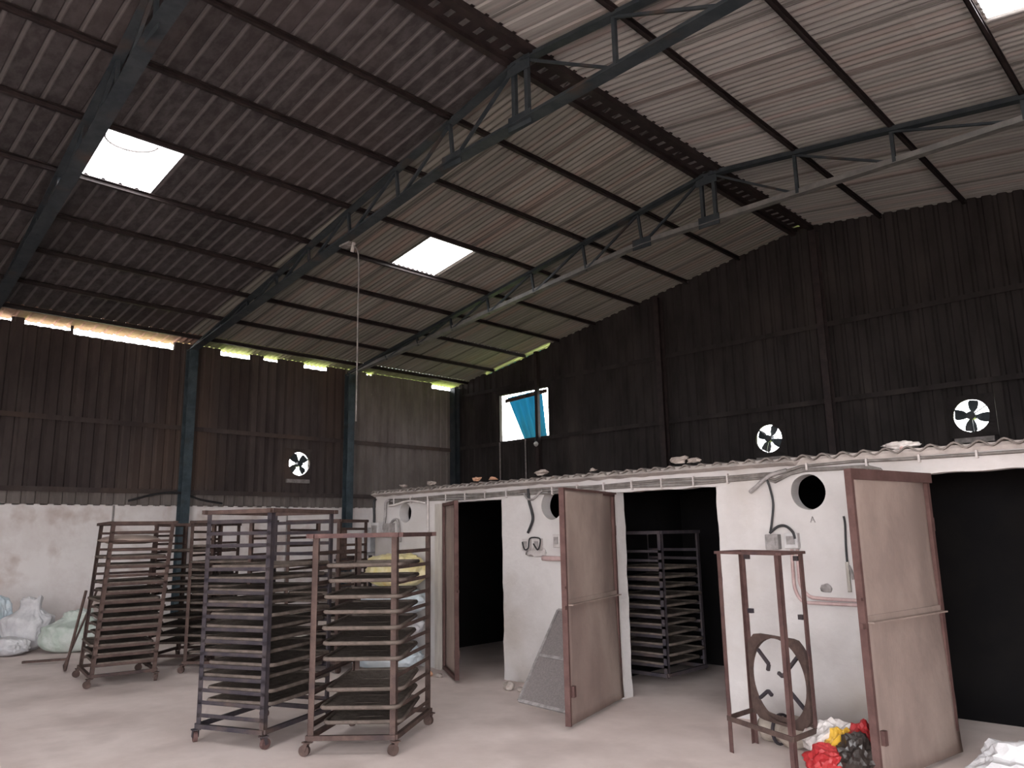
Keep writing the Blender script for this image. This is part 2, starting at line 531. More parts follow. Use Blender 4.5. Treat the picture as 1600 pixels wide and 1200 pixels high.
def rib_wall(mb, axis, s0, s1, zbot, ztop, fixed, holes, depth=.035, pitch=.24, sgn=1):
    """vertical ribbed cladding along x (axis 0) or y (axis 1)."""
    br = {s0, s1}
    for k in range(int(s0 / pitch) - 2, int(s1 / pitch) + 3):
        for t in (0, .5, .62, .82, .94):
            v = (k + t) * pitch
            if s0 < v < s1: br.add(v)
    for h in holes:
        br |= {v for v in (h[0], h[1]) if s0 < v < s1}
    br = sorted(br)

    def off(v):
        t = (v / pitch) % 1.0
        if t < .5: return 0
        if t < .62: return depth * (t - .5) / .12
        if t < .82: return depth
        if t < .94: return depth * (.94 - t) / .12
        return 0
    for i in range(len(br) - 1):
        a, b = br[i], br[i + 1]
        if b - a < 1e-4: continue
        mid = (a + b) / 2
        cuts = sorted([(h[2], h[3]) for h in holes if h[0] - 1e-6 < mid < h[1] + 1e-6])
        za = zbot
        segs = []
        for lo, hi in cuts:
            segs.append((za, za, lo, lo)); za = hi
        segs.append((za, za, ztop(a), ztop(b)))
        oa, ob = off(a) * sgn, off(b) * sgn
        for z0a, z0b, z1a, z1b in segs:
            if axis == 0:
                mb.quad((a, fixed + oa, z0a), (b, fixed + ob, z0b), (b, fixed + ob, z1b), (a, fixed + oa, z1a))
            else:
                mb.quad((fixed - oa, a, z0a), (fixed - ob, b, z0b), (fixed - ob, b, z1b), (fixed - oa, a, z1a))


ZB = 2.37           # top of the low masonry wall
WIN = (-15.32, -13.42, 4.16, 5.50)
FANS_G = [(-7.28, 3.48), (-3.50, 3.52)]
FAN_L = (10.12, 3.42)
FR = 0.31


def walls():
    # left wall: masonry below, ribbed cladding above with uneven gaps under the eave
    root = thing('wall_left', None, None, (XL, 5, 0), kind='structure')
    mb = MB(); mb.box(XL - .22, XL, YB, YG, 0, ZB)
    mb.build('masonry_base', M['plaster_left'], root)
    gaps = [(-6, .5, .14), (2.2, 3.75, .09), (3.98, 4.8, .11), (4.86, 6.92, .17), (8.02, 8.75, .13), (9.12, 9.5, .09), (10.26, 10.9, .12), (12.2, 12.35, .05), (14.5, 15.4, .14)]

    def ztop(y):
        for a, b, g in gaps:
            if a <= y <= b: return 6.02 - g
        return 6.03
    mb = MB(); mn = MB()
    ys = [YB] + [v for g in gaps for v in g[:2]] + [YG]
    for i in range(len(ys) - 1):
        a, b = ys[i], ys[i + 1]
        if b - a < .01: continue
        t = ztop((a + b) / 2)
        hs = [(FAN_L[0] - FR, FAN_L[0] + FR, FAN_L[1] - FR, FAN_L[1] + FR)]
        for c0, c1, tgt in ((a, min(b, 11.5), mb), (max(a, 11.5), b, mn)):
            if c1 - c0 > .01:
                rib_wall(tgt, 1, c0, c1, 2.66, lambda y: t, XL, hs)
                rib_wall(mn, 1, c0, c1, ZB - .02, lambda y: 2.66, XL, [])
    mb.build('cladding', M['clad_left'], root)
    mn.build('cladding', M['clad_pale_lit'], root)
    # far gable wall
    root = thing('wall_far', None, None, (-8, YG, 0), kind='structure')
    mb = MB()
    mb.box(XL, XR, YG, YG + .22, 0, 2.6)
    mb.build('masonry_base', M['plaster_left'], root)
    mb = MB()
    holes = [WIN] + [(x - FR, x + FR, z - FR, z + FR) for x, z in FANS_G]
    tops = lambda x: roof_z(x) - (.07 if -15.9 < x < -13.4 else -.03) + .01
    rib_wall(mb, 0, XL, XR, 2.55, tops, YG, holes)
    mb.build('cladding', M['clad'], root)
    # small blue sheet lying in the slit under the roof edge
    # right wall
    root = thing('wall_right', None, None, (XR, 3, 0), kind='structure')
    mb = MB()
    mb.box(XR, XR + .22, YB, -4.6, 0, 2.4); mb.box(XR, XR + .22, -.6, YG, 0, 2.4)
    mb.build('masonry_base', M['plaster_left'], root)
    mb = MB()
    rib_wall(mb, 1, YB, -4.6, 2.4, lambda y: 6.60, XR, [], sgn=-1)
    rib_wall(mb, 1, -4.6, -.6, 3.6, lambda y: 6.60, XR, [], sgn=-1)
    rib_wall(mb, 1, -.6, YG, 2.4, lambda y: 6.60, XR, [], sgn=-1)
    mb.build('cladding', M['clad'], root)
    # rear wall with the big entrance
    root = thing('wall_rear', None, None, (-8, YB, 0), kind='structure')
    mb = MB()
    mb.box(XL, -2.6, YB - .22, YB, 0, 2.4); mb.box(4.4, XR, YB - .22, YB, 0, 2.4)
    mb.build('masonry_base', M['plaster_left'], root)
    mb = MB()
    rib_wall(mb, 0, XL, -2.6, 2.4, lambda x: roof_z(x) + .04, YB, [], sgn=-1)
    rib_wall(mb, 0, -2.6, 4.4, 4.4, lambda x: roof_z(x) + .04, YB, [], sgn=-1)
    rib_wall(mb, 0, 4.4, XR, 2.4, lambda x: roof_z(x) + .04, YB, [], sgn=-1)
    mb.build('cladding', M['clad'], root)


walls()
portal('rear_entrance_daylight', (.9, YB - .05, 2.2), (PI / 2, 0, 0), 7.0, 4.4)
portal('side_entrance_daylight', (XR + .05, -2.6, 1.8), (PI / 2, 0, PI / 2), 4.0, 3.6)
bpy.data.objects['rear_entrance_daylight'].rotation_euler = (PI / 2, 0, 0)
for i, (a, b, c, d) in enumerate(SKY):
    portal('skylight_daylight', ((a + b) / 2, (c + d) / 2, roof_z((a + b) / 2) + .1), (0, 0, 0), b - a, d - c)
portal('gable_window_daylight', ((WIN[0] + WIN[1]) / 2, YG + .1, (WIN[2] + WIN[3]) / 2), (-PI / 2, 0, 0), WIN[1] - WIN[0], WIN[3] - WIN[2])

# ------------------------------------------------------------------ purlins, rails, girts, columns
ordn = ['first', 'second', 'third', 'fourth', 'fifth', 'sixth', 'seventh', 'eighth', 'ninth', 'tenth', 'eleventh', 'twelfth',
        'thirteenth', 'fourteenth', 'fifteenth', 'sixteenth', 'seventeenth', 'eighteenth']


def purlin(x, label, w=.055, h=.085, name='purlin', y0=YB, y1=YG - .02, group='roof purlins'):
    mb = MB()
    # C section open to one side
    zc = roof_z(x) - .012
    mb.box(x - w / 2, x + w / 2, y0, y1, zc - .012, zc)
    mb.box(x - w / 2, x - w / 2 + .012, y0, y1, zc - h, zc)
    mb.box(x - w / 2, x + w / 2, y0, y1, zc - h, zc - h + .012)
    o = mb.build(name, M['purlin'])
    tag(o, label, 'roof purlin', group)


for i, x in enumerate(reversed(PX_L)):
    purlin(x, 'dark steel purlin under the left roof slope, %s one down from the ridge' % ordn[i])
for i, x in enumerate(PX_R[:3]):
    purlin(x, 'dark steel purlin under the right roof slope, %s one down from the ridge' % ordn[i])
for i, x in enumerate(PX_R[3:]):
    purlin(x, 'dark steel purlin under the right roof slope, %s one down from the ridge' % ordn[i + 3])


def ridge_rails():
    for s_, w in ((-1, 'left'), (1, 'right')):
        mb = MB(); x = XRIDGE + .19 * s_
        mb.box(x - .045, x + .045, YB, YG - .02, roof_z(x) - .11, roof_z(x) - .01)
        for k in range(int((YG - YB) / PITCHR)):
            y = YB + k * PITCHR + .1
            mb.box(x - .075 * 1, x + .075, y, y + .05, roof_z(x) - .02, roof_z(x) + .0)
        tag(mb.build('ridge_rail', M['purlin']), 'dark steel rail along the %s side of the roof ridge' % w, 'ridge rail', 'rails along the ridge')
    # perforated plate between the rails
    mb = MB()
    n = int((YG - YB) / PITCHR)
    zz = ZRIDGE - .08
    xs = (XRIDGE - .16, XRIDGE - .07, XRIDGE + .07, XRIDGE + .16)
    for k in range(n):
        y = YB + k * PITCHR + .02
        y1, y2 = y + .16, y + PITCHR
        for i in range(3):
            mb.quad((xs[i], y, zz), (xs[i + 1], y, zz), (xs[i + 1], y1, zz), (xs[i], y1, zz))
            if i != 1:
                mb.quad((xs[i], y1, zz), (xs[i + 1], y1, zz), (xs[i + 1], y2, zz), (xs[i], y2, zz))
    tag(mb.build('ridge_plate', M['purlin'], weld=True), 'dark perforated strip running along the ridge between its two rails', 'ridge strip')


ridge_rails()


def girt_line(name, axis, fixed, s0, s1, z, label, group):
    mb = MB()
    if axis == 0:
        mb.box(s0, s1, fixed - .06, fixed - .002, z - .035, z + .035)
        mb.box(s0, s1, fixed - .068, fixed - .058, z - .05, z + .05)
    else:
        mb.box(fixed + .002, fixed + .06, s0, s1, z - .035, z + .035)
        mb.box(fixed + .058, fixed + .068, s0, s1, z - .05, z + .05)
    tag(mb.build(name, M['clad_left'] if axis else M['clad']), label, 'wall rail', group)


girt_line('wall_girt', 1, XL, YB, YG - .1, 4.08, 'dark horizontal rail halfway up the left cladding', 'rails on the left wall')
girt_line('wall_girt', 1, XL, YB, YG - .1, 2.66, 'dark horizontal rail just above the white base of the left wall', 'rails on the left wall')
girt_line('wall_girt', 0, YG, XL + .2, WIN[0], 4.12, 'short dark rail on the gable wall left of the blue window', 'rails on the gable wall')
girt_line('wall_girt', 0, YG, WIN[0], XR - .1, 4.12, 'lower dark rail across the gable wall level with the window sill', 'rails on the gable wall')
girt_line('wall_girt', 0, YG, XL + .2, XR - .1, 5.68, 'upper dark rail across the gable wall above the blue window', 'rails on the gable wall')


def column(x, y, zt, axis, label, group='wall columns', w=.2, mat='column'):
    mb = MB()
    h = w / 2
    if axis == 'L':     # against left wall, flanges parallel to wall
        x0 = x
        mb.box(x0 + .004, x0 + .016, y - h, y + h, 0, zt)
        mb.box(x0 + .188, x0 + .2, y - h, y + h, 0, zt)
        mb.box(x0 + .016, x0 + .188, y - .006, y + .006, 0, zt)
    else:
        mb.box(x - h, x + h, y - .016, y - .004, 0, zt)
        mb.box(x - h, x + h, y - .2, y - .188, 0, zt)
        mb.box(x - .006, x + .006, y - .188, y - .016, 0, zt)
    tag(mb.build('steel_column', M[mat]), label, 'column', group)


YT = {1: lambda x: K * (1.60 + (x / K + 6.85) * -.071), 2: lambda x: K * (3.79 + (x / K + 8.2) * -.0494), 3: lambda x: K * (6.06 + (x / K + 6.9) * -.003),
      0: lambda x: -1.3}
for n, l in ((0, None), (1, 'steel column on the left wall at the far left edge of the view'), (2, 'blue painted steel column on the left wall above the back racks'),
             (3, 'steel column on the left wall beside the wall fan')):
    if l: column(XL + .07, YT[n](XL), 5.88, 'L', l)
column(XL + .14, YG - .07, 5.95, 'G', 'dark steel corner column where left wall meets gable wall', mat='truss', w=.22)
column(-9.78, YG - .07, roof_z(-9.78) - .15, 'G', 'dark column on the gable wall right of the blue window', mat='purlin', w=.14)
column(-5.92, YG - .07, roof_z(-5.92) - .18, 'G', 'dark column on the gable wall below the ridge', mat='purlin', w=.14)
column(-2.0, YG - .07, roof_z(-2.0) - .15, 'G', 'dark column on the gable wall right of the right-hand fan', mat='purlin', w=.14)


def truss(n, label):
    yf = YT[n]
    root = thing('roof_truss', label, 'roof truss', (XRIDGE, yf(XRIDGE), 6.84), 'roof trusses')

    def P(x, z): return (x, yf(x), z)
    topz = lambda x: roof_z(x) - .17
    z_flat = 6.84
    xl0, zl0, xk = XL + .1, 5.84, -7.6
    xk2, xr0, zr0 = -1.4, XR - .1, 6.15

    def botz(x):
        if x < xk: return zl0 + (z_flat - zl0) * (x - xl0) / (xk - xl0)
        if x < xk2: return z_flat
        return z_flat + (zr0 - z_flat) * (x - xk2) / (xr0 - xk2)
    for a, b in ((XL + .05, XRIDGE - .05), (XRIDGE + .05, XR - .05)):
        mb = MB()
        mb.bar(P(a, topz(a)), P(b, topz(b)), .13, .014)
        mb.bar(P(a, topz(a) + .045), P(b, topz(b) + .045), .014, .09)
        mb.build('top_chord', M['truss'], root)
    mb = MB()
    for (a, b) in ((xl0, xk), (xk, xk2), (xk2, xr0)):
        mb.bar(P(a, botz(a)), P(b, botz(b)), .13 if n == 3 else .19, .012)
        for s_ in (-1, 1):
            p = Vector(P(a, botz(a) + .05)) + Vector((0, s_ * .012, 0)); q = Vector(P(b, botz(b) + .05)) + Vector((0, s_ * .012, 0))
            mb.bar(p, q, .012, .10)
    mb.build('bottom_chord', M['truss_skylit' if n == 3 else 'truss'], root)
    for x in (XRIDGE - .12, XRIDGE + .12):
        mb = MB(); mb.bar(P(x, topz(x)), P(x, botz(x)), .06, .06); mb.build('king_post', M['truss'], root)
    nodes = sorted([x for x in PX_L if x > -16.5])[::-1]
    prev = XRIDGE - .12
    for x in nodes:
        if topz(x) - botz(x) > .1:
            mb = MB(); mb.bar(P(x, topz(x)), P(x + .07, botz(x)), .045, .045); mb.build('vertical_strut', M['truss'], root)
            mb = MB(); mb.bar(P(x + .07, botz(x) + .02), P(prev, topz(prev)), .04, .04); mb.build('diagonal_strut', M['truss'], root)
        prev = x
    prev = XRIDGE + .12
    for x in [v for v in PX_R if v < 4.2]:
        mb = MB(); mb.bar(P(x, topz(x)), P(x, botz(x)), .05, .05); mb.build('vertical_strut', M['truss'], root)
        mb = MB(); mb.bar(P(x, botz(x) + .02), P(prev, topz(prev)), .035, .035); mb.build('diagonal_strut', M['truss'], root)
        prev = x
    # gusset plates
    for x, z in ((XRIDGE, topz(XRIDGE) - .06), (xk, z_flat + .02), (XRIDGE + .0, z_flat + .03)):
        mb = MB(); mb.box(x - .2, x + .2, yf(x) - .045, yf(x) - .033, z - .1, z + .1); mb.build('gusset_plate', M['truss'], root)
    return root


truss(1, 'blue-grey roof truss nearest the viewer, at the top left')
truss(2, 'blue-grey roof truss in the middle, crossing the ridge at the top')
truss(3, 'pale-edged roof truss farthest away, nearest the gable wall')


# ------------------------------------------------------------------ gable window with hanging blue sheet
def gable_window():
    x0, x1, z0, z1 = WIN
    root = thing('window_%d' % (len(SKY) + 1), None, None, (x0, YG, z0), kind='structure')
    mb = MB()
    for a in (x0, x1):
        mb.box(a - .03, a + .03, YG - .05, YG + .06, z0, z1)
    mb.box(x0 - .03, x1 + .03, YG - .05, YG + .06, z0 - .03, z0 + .01)
    mb.box(x0 - .03, x1 + .03, YG - .05, YG + .06, z1 - .01, z1 + .03)
    mb.build('window_frame', M['clad'], root)
    # post in front of the opening
    mb = MB(); mb.box(-13.78, -13.68, YG - .22, YG - .12, 2.9, roof_z(-13.7) - .12)
    tag(mb.build('window_post', M['purlin']), 'thin dark post crossing the right part of the blue window', 'post')

    # folded blue sheet, hung from the top right, lower left corner swung away
    def sheet(poly_top, poly_bot, n, amp, name, label, yoff):
        mb = MB()
        for i in range(n):
            t0, t1 = i / n, (i + 1) / n
            pts = []
            for t in (t0, t1):
                w = amp * math.sin(t * PI * 9)
                a = Vector(poly_top[0]).lerp(Vector(poly_top[1]), t); b = Vector(poly_bot[0]).lerp(Vector(poly_bot[1]), t)
                a.y += w * .4; b.y += w
                pts += [a, b]
            mb.quad(pts[0], pts[2], pts[3], pts[1])
        o = mb.build(name, M['blue'], None, smooth=True)
        sm = o.modifiers.new('thick', 'SOLIDIFY'); sm.thickness = .004
        tag(o, label, 'plastic sheet')
    y = YG + .16
    sheet(((x0 + .15, y, z1 - .06), (-13.85, y, z1 - .0)), ((-14.56, y + .05, z0 - .03), (-13.74, y + .05, z0 - .03)), 90, .05, 'plastic_sheet',
          'blue ribbed plastic sheet hanging slantwise across the gable window', 0)
    sheet(((-13.60, y, z1 + .1), (-13.38, y, z1 + .1)), ((-13.56, y, z0 + .02), (-13.38, y, z0 + .02)), 12, .012, 'plastic_sheet',
          'narrow blue plastic strip at the right side of the gable window', 0)
    mb = MB(); mb.bar((x0 + .15, YG + .08, z1 - .17), (-13.6, YG + .08, z1 - .08), .03, .10)
    tag(mb.build('sheet_batten', M['rust']), 'brown batten across the top of the blue sheet', 'batten')
    for x, l in ((-15.25, 'pale thin pipe below the left corner of the blue window'), (-14.27, 'pale thin pipe below the middle of the blue window')):
        mb = MB(); mb.tube([(x, YG - .1, 2.6), (x, YG - .1, z0 - .02)], .02)
        tag(mb.build('vertical_pipe', M['conduit']), l, 'pipe', 'thin pipes under the window')
    # bulb on the post
    root = thing('wall_lamp', 'small dusty bulb at the bottom of the window post', 'lamp', (-13.73, YG - .24, 4.0))
    mb = MB(); mb.cyl((-13.73, YG - .26, 4.06), (0, 0, 1), .03, .08, 12); mb.build('lamp_holder', M['black'], root)
    bm = MB(); bm.tube([(-13.73, YG - .26, z) for z in (4.02, 4.0, 3.96, 3.91, 3.88)], [.02, .045, .07, .05, .01], 14); bm.build('bulb', M['bulb'], root, smooth=True)
    # blue strips in the slit under the roof edge
    for xa, xb, l in ((-15.9, -14.75, 'blue strip showing in the slit under the roof above the window, lower piece'), (-14.35, -13.8, 'blue strip showing in the slit under the roof above the window, upper piece')):
        mb = MB()
        mb.quad((xa, YG + .12, roof_z(xa) - .12), (xb, YG + .12, roof_z(xb) - .12), (xb, YG + .12, roof_z(xb) + .0), (xa, YG + .12, roof_z(xa) + .0))
        o = mb.build('plastic_strip', M['blue']); sm = o.modifiers.new('thick', 'SOLIDIFY'); sm.thickness = .004
        tag(o, l, 'plastic strip')


gable_window()


# ------------------------------------------------------------------ exhaust fans
def fan(c, ax, r, label, rot, mat_b='clad'):
    """c centre; ax unit vector into the room"""
    root = thing('exhaust_fan', label, 'fan', c, 'exhaust fans in the cladding')
    c = Vector(c); ax = Vector(ax); side = ax.cross(Vector((0, 0, 1))).normalized(); up = Vector((0, 0, 1))
    mb = MB()
    # square plate with round hole
    seg = 32; n = len(mb.v)
    for k in range(seg):
        t = 2 * PI * k / seg
        dx, dz = math.cos(t), math.sin(t)
        q = (r * 1.2) / max(abs(dx), abs(dz))
        for rr, dd in ((r * .93, 0), (q, 0), (q, .02), (r * .93, .06)):
            p = c + side * dx * rr + up * dz * rr + ax * dd
            mb.v.append(tuple(p))
    for k in range(seg):
        k2 = (k + 1) % seg
        for i in range(4):
            j = (i + 1) % 4
            mb.f.append((n + k * 4 + i, n + k * 4 + j, n + k2 * 4 + j, n + k2 * 4 + i))
    mb.build('fan_housing', M[mat_b], root)
    for k in range(4):
        mb = MB(); t = rot + k * PI / 2
        d = side * math.cos(t) + up * math.sin(t); e = side * -math.sin(t) + up * math.cos(t)
        rows = ((.16, .08, .10), (.45, .27, .28), (.75, .36, .32), (.90, .28, .26))
        prev = None
        for rr, w0, w1 in rows:
            a = c + d * r * rr - e * r * w0 * .9 - ax * .02 - ax * .03; b = c + d * r * rr + e * r * w1 * .9 - ax * .02 + ax * .03
            if prev:
                mb.quad(prev[0], prev[1], b, a)
            prev = (a, b)
        o = mb.build('fan_blade', M['truss'], root); sm = o.modifiers.new('thick', 'SOLIDIFY'); sm.thickness = .005
    mb = MB(); mb.cyl(c + ax * .02, ax, r * .24, .16, 18); mb.build('fan_motor', M['truss'], root)
    mb = MB()
    for k in range(3):
        t = rot + .3 + k * 2 * PI / 3
        d = side * math.cos(t) + up * math.sin(t)
        mb.bar(c + ax * .05 + d * r * .2, c + ax * .05 + d * r * 1.0, .018, .018)
    mb.build('fan_bracket', M['truss'], root)
    mb = MB()
    p = c - up * (r * 1.2 + .05)
    mb.box(min(p.x - side.x * r, p.x + side.x * r) - abs(ax.x) * 0 - (.03 if abs(ax.x) > .5 else 0), max(p.x - side.x * r, p.x + side.x * r) + (.05 if abs(ax.x) > .5 else 0),
           min(p.y - side.y * r, p.y + side.y * r) - (.05 if abs(ax.y) > .5 else 0), max(p.y - side.y * r, p.y + side.y * r) + (0.0 if abs(ax.y) > .5 else 0), p.z - .05, p.z + .04)
    mb.build('fan_sill', M['conduit'], root)
    return root


fan((FANS_G[0][0], YG - .07, FANS_G[0][1]), (0, -1, 0), FR, 'round exhaust fan with dark blades on the gable wall, the left of the two', .5)
fan((FANS_G[1][0], YG - .07, FANS_G[1][1]), (0, -1, 0), FR, 'round exhaust fan with dark blades on the gable wall, the right of the two', .2)
fan((XL + .08, FAN_L[0], FAN_L[1]), (1, 0, 0), FR, 'exhaust fan against bright daylight on the left wall', .9, 'clad_left')


# ------------------------------------------------------------------ drying chamber block
YF = 6.6
XC0, XC1 = -9.05, 1.9
ZL = 2.04        # lintel
ZTOP = 2.21
DOORS = [(-7.62, -6.54), (-4.87, -3.70), (-1.93, -.72)]
HOLES = [(-8.38, 1.935, .13), (-5.75, 1.94, .158), (-2.82, 1.945, .152)]


def chamber():
    root = thing('wall_chamber', None, None, (-4, YF, 0), kind='structure')
    rnd = random.Random(3)
    mb = MB()
    T = .15

    def jx(x, z):      # ragged plaster edge
        return x + .014 * mnoise.noise(Vector((x * 3, z * 5.0, 1.7))) + .006 * mnoise.noise(Vector((x * 3, z * 23.0, 4)))
    xs_all = [XC0] + [v for d in DOORS for v in d] + [XC1]
    zrows = [i * ZL / 34 for i in range(35)]
    # piers
    piers = [(XC0, DOORS[0][0]), (DOORS[0][1], DOORS[1][0]), (DOORS[1][1], DOORS[2][0]), (DOORS[2][1], XC1)]
    for pi, (a, b) in enumerate(piers):
        hole = [h for h in HOLES if a < h[0] < b]
        h = hole[0] if hole else None
        for k in range(34):
            z0, z1 = zrows[k], zrows[k + 1]
            aj0, aj1 = (a, a) if pi == 0 else (jx(a, z0), jx(a, z1))
            bj0, bj1 = (b, b) if pi == 3 else (jx(b, z0), jx(b, z1))
            spans = [(0, 1)]
            if h:
                R = h[2] + .04
                if z1 > h[1] - R and z0 < h[1] + R:
                    # leave a square for the ring panel
                    sa = (h[0] - R, h[0] + R)
                    mb.quad((aj0, YF, z0), (sa[0], YF, z0), (sa[0], YF, z1), (aj1, YF, z1))
                    mb.quad((sa[1], YF, z0), (bj0, YF, z0), (bj1, YF, z1), (sa[1], YF, z1))
                    spans = []
            if spans:
                mb.quad((aj0, YF, z0), (bj0, YF, z0), (bj1, YF, z1), (aj1, YF, z1))
            # reveals
            mb.quad((aj0, YF, z0), (aj1, YF, z1), (aj1, YF + T, z1), (aj0, YF + T, z0))
            mb.quad((bj0, YF, z0), (bj0, YF + T, z0), (bj1, YF + T, z1), (bj1, YF, z1))
    # fascia above the doors
    ztops = ZTOP
    fasc = []
    xcur = XC0
    n = 120
    for i in range(n):
        x0 = XC0 + (XC1 - XC0) * i / n; x1 = XC0 + (XC1 - XC0) * (i + 1) / n
        zt0 = ZTOP + .0; zt1 = ZTOP + .0
        covered = [h for h in HOLES if x1 > h[0] - h[2] - .04 and x0 < h[0] + h[2] + .04]
        lo0 = lo1 = ZL
        if any(d[0] < (x0 + x1) / 2 < d[1] for d in DOORS):
            lo0 = ZL + .012 * mnoise.noise(Vector((x0 * 5, 0, 9))); lo1 = ZL + .012 * mnoise.noise(Vector((x1 * 5, 0, 9)))
        if not covered:
            mb.quad((x0, YF, lo0), (x1, YF, lo1), (x1, YF, zt1), (x0, YF, zt0))
            if lo0 != ZL or lo1 != ZL:
                mb.quad((x0, YF, lo0), (x0, YF + T, lo0), (x1, YF + T, lo1), (x1, YF, lo1))
        else:
            h = covered[0]; top = max(ZL, h[1] + h[2] + .04)
            mb.quad((x0, YF, top), (x1, YF, top), (x1, YF, zt1), (x0, YF, zt0))
            if x0 < h[0] - h[2] - .04:
                mb.quad((x0, YF, ZL), (h[0] - h[2] - .04, YF, ZL), (h[0] - h[2] - .04, YF, top), (x0, YF, top))
            if x1 > h[0] + h[2] + .04:
                mb.quad((h[0] + h[2] + .04, YF, ZL), (x1, YF, ZL), (x1, YF, top), (h[0] + h[2] + .04, YF, top))
    # ring panels around the vent holes
    for cx, cz, r in HOLES:
        R = r + .04
        # square bounds aligned with removed rows
        zlo = max(z for z in zrows if z <= cz - R + 1e-6)
        zhi = max(ZL, cz + R)
        seg = 40
        ring = []
        for k in range(seg):
            t = 2 * PI * k / seg
            dx, dz = math.cos(t), math.sin(t)
            rr = r * (1 + .03 * mnoise.noise(Vector((dx * 2, dz * 2, cx))))
            qx = R / max(abs(dx), 1e-6)
            qz = ((zhi - cz) if dz > 0 else (cz - zlo)) / max(abs(dz), 1e-6)
            q = min(qx, qz)
            ring.append(((cx + dx * rr, YF, cz + dz * rr), (cx + dx * q, YF, cz + dz * q), (cx + dx * rr, YF + T, cz + dz * rr)))
        for k in range(seg):
            a = ring[k]; b = ring[(k + 1) % seg]
            mb.quad(a[0], a[1], b[1], b[0])
            mb.quad(a[0], b[0], b[2], a[2])
        # corner fills
        for sx in (-1, 1):
            for zc in (zlo, zhi):
                cpt = (cx + sx * R, YF, zc)
                ks = [k for k in range(seg)]
                best = sorted(ks, key=lambda k: (ring[k][1][0] - cpt[0]) ** 2 + (ring[k][1][2] - cpt[2]) ** 2)
                c1 = [k for k in best[:6] if abs(ring[k][1][0] - cpt[0]) < 1e-4][:1]
                c2 = [k for k in best[:6] if abs(ring[k][1][2] - cpt[2]) < 1e-4][:1]
                if c1 and c2 and c1 != c2:
                    n0 = len(mb.v); mb.v += [ring[c1[0]][1], cpt, ring[c2[0]][1]]; mb.f.append((n0, n0 + 1, n0 + 2))
    # left end wall
    mb.quad((XC0, YF, 0), (XC0, YF, ZTOP), (XC0, YG - .02, ZTOP), (XC0, YG - .02, 0))
    mb.quad((XC1, YF, 0), (XC1, YF, ZTOP), (XC1, YG - .02, ZTOP), (XC1, YG - .02, 0))
    mb.build('front_wall', M['plaster'], root)
    # sooty insides: partitions, back, ceiling
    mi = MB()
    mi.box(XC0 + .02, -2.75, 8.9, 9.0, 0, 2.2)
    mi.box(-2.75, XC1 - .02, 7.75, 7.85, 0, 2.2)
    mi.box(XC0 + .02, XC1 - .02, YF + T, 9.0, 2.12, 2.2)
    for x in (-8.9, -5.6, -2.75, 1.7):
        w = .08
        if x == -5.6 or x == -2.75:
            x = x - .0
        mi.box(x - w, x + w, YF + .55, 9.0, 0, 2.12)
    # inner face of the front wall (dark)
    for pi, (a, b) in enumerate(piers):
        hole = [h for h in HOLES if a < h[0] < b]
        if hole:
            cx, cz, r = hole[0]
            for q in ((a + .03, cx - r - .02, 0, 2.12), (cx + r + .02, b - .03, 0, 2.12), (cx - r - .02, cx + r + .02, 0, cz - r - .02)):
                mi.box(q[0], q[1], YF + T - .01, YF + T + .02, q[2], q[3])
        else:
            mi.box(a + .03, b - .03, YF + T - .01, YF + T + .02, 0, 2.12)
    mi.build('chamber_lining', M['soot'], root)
    # corrugated cement sheet roof, seen at its wavy front edge
    mr = MB()
    per = .168
    n = int((XC1 - XC0 + .1) / per * 8)
    for i in range(n):
        x0 = XC0 - .04 + i * per / 8; x1 = x0 + per / 8
        a0 = .022 * math.sin(2 * PI * x0 / per); a1 = .022 * math.sin(2 * PI * x1 / per)
        e0 = YF - .055 - .03 * mnoise.noise(Vector((x0 * 1.2, 3, 0))); e1 = YF - .055 - .03 * mnoise.noise(Vector((x1 * 1.2, 3, 0)))
        zb = ZTOP + .02
        t = .014
        mr.quad((x0, e0, zb + a0), (x1, e1, zb + a1), (x1, YG - .08, zb + a1), (x0, YG - .08, zb + a0))
        mr.quad((x0, e0, zb + a0 + t), (x1, e1, zb + a1 + t), (x1, YG - .08, zb + a1 + t), (x0, YG - .08, zb + a0 + t))
        mr.quad((x0, e0, zb + a0), (x1, e1, zb + a1), (x1, e1, zb + a1 + t), (x0, e0, zb + a0 + t))
    mr.build('chamber_roof_sheet', M['chamber_top'], root, smooth=False)
    # mortar bedding under and on the sheet edge
    mm = MB()
    n = 260
    prev = None
    for i in range(n + 1):
        x = XC0 + (XC1 - XC0) * i / n
        up_ = .012 + .025 * abs(mnoise.noise(Vector((x * 2.3, 1, 5)))) + .01 * mnoise.noise(Vector((x * 13, 1, 5)))
        if x > -2.9: up_ *= .45
        fr = .012 * mnoise.noise(Vector((x * 7, 8, 5)))
        sec = [(x, YF - .012 + fr, ZTOP - .03 + fr), (x, YF - (.025 if x > -2.9 else .085) + fr, ZTOP + (.005 if x > -2.9 else -.004)), (x, YF - .01 + fr, ZTOP + .028 + up_ * .6), (x, YF + .10, ZTOP + .03 + up_), (x, YF + .3, ZTOP + .02)]
        if prev:
            for j in range(4):
                mm.quad(prev[j], sec[j], sec[j + 1], prev[j + 1])
        prev = sec
    mm.build('mortar_bedding', M['sheet_edge'], root)


chamber()


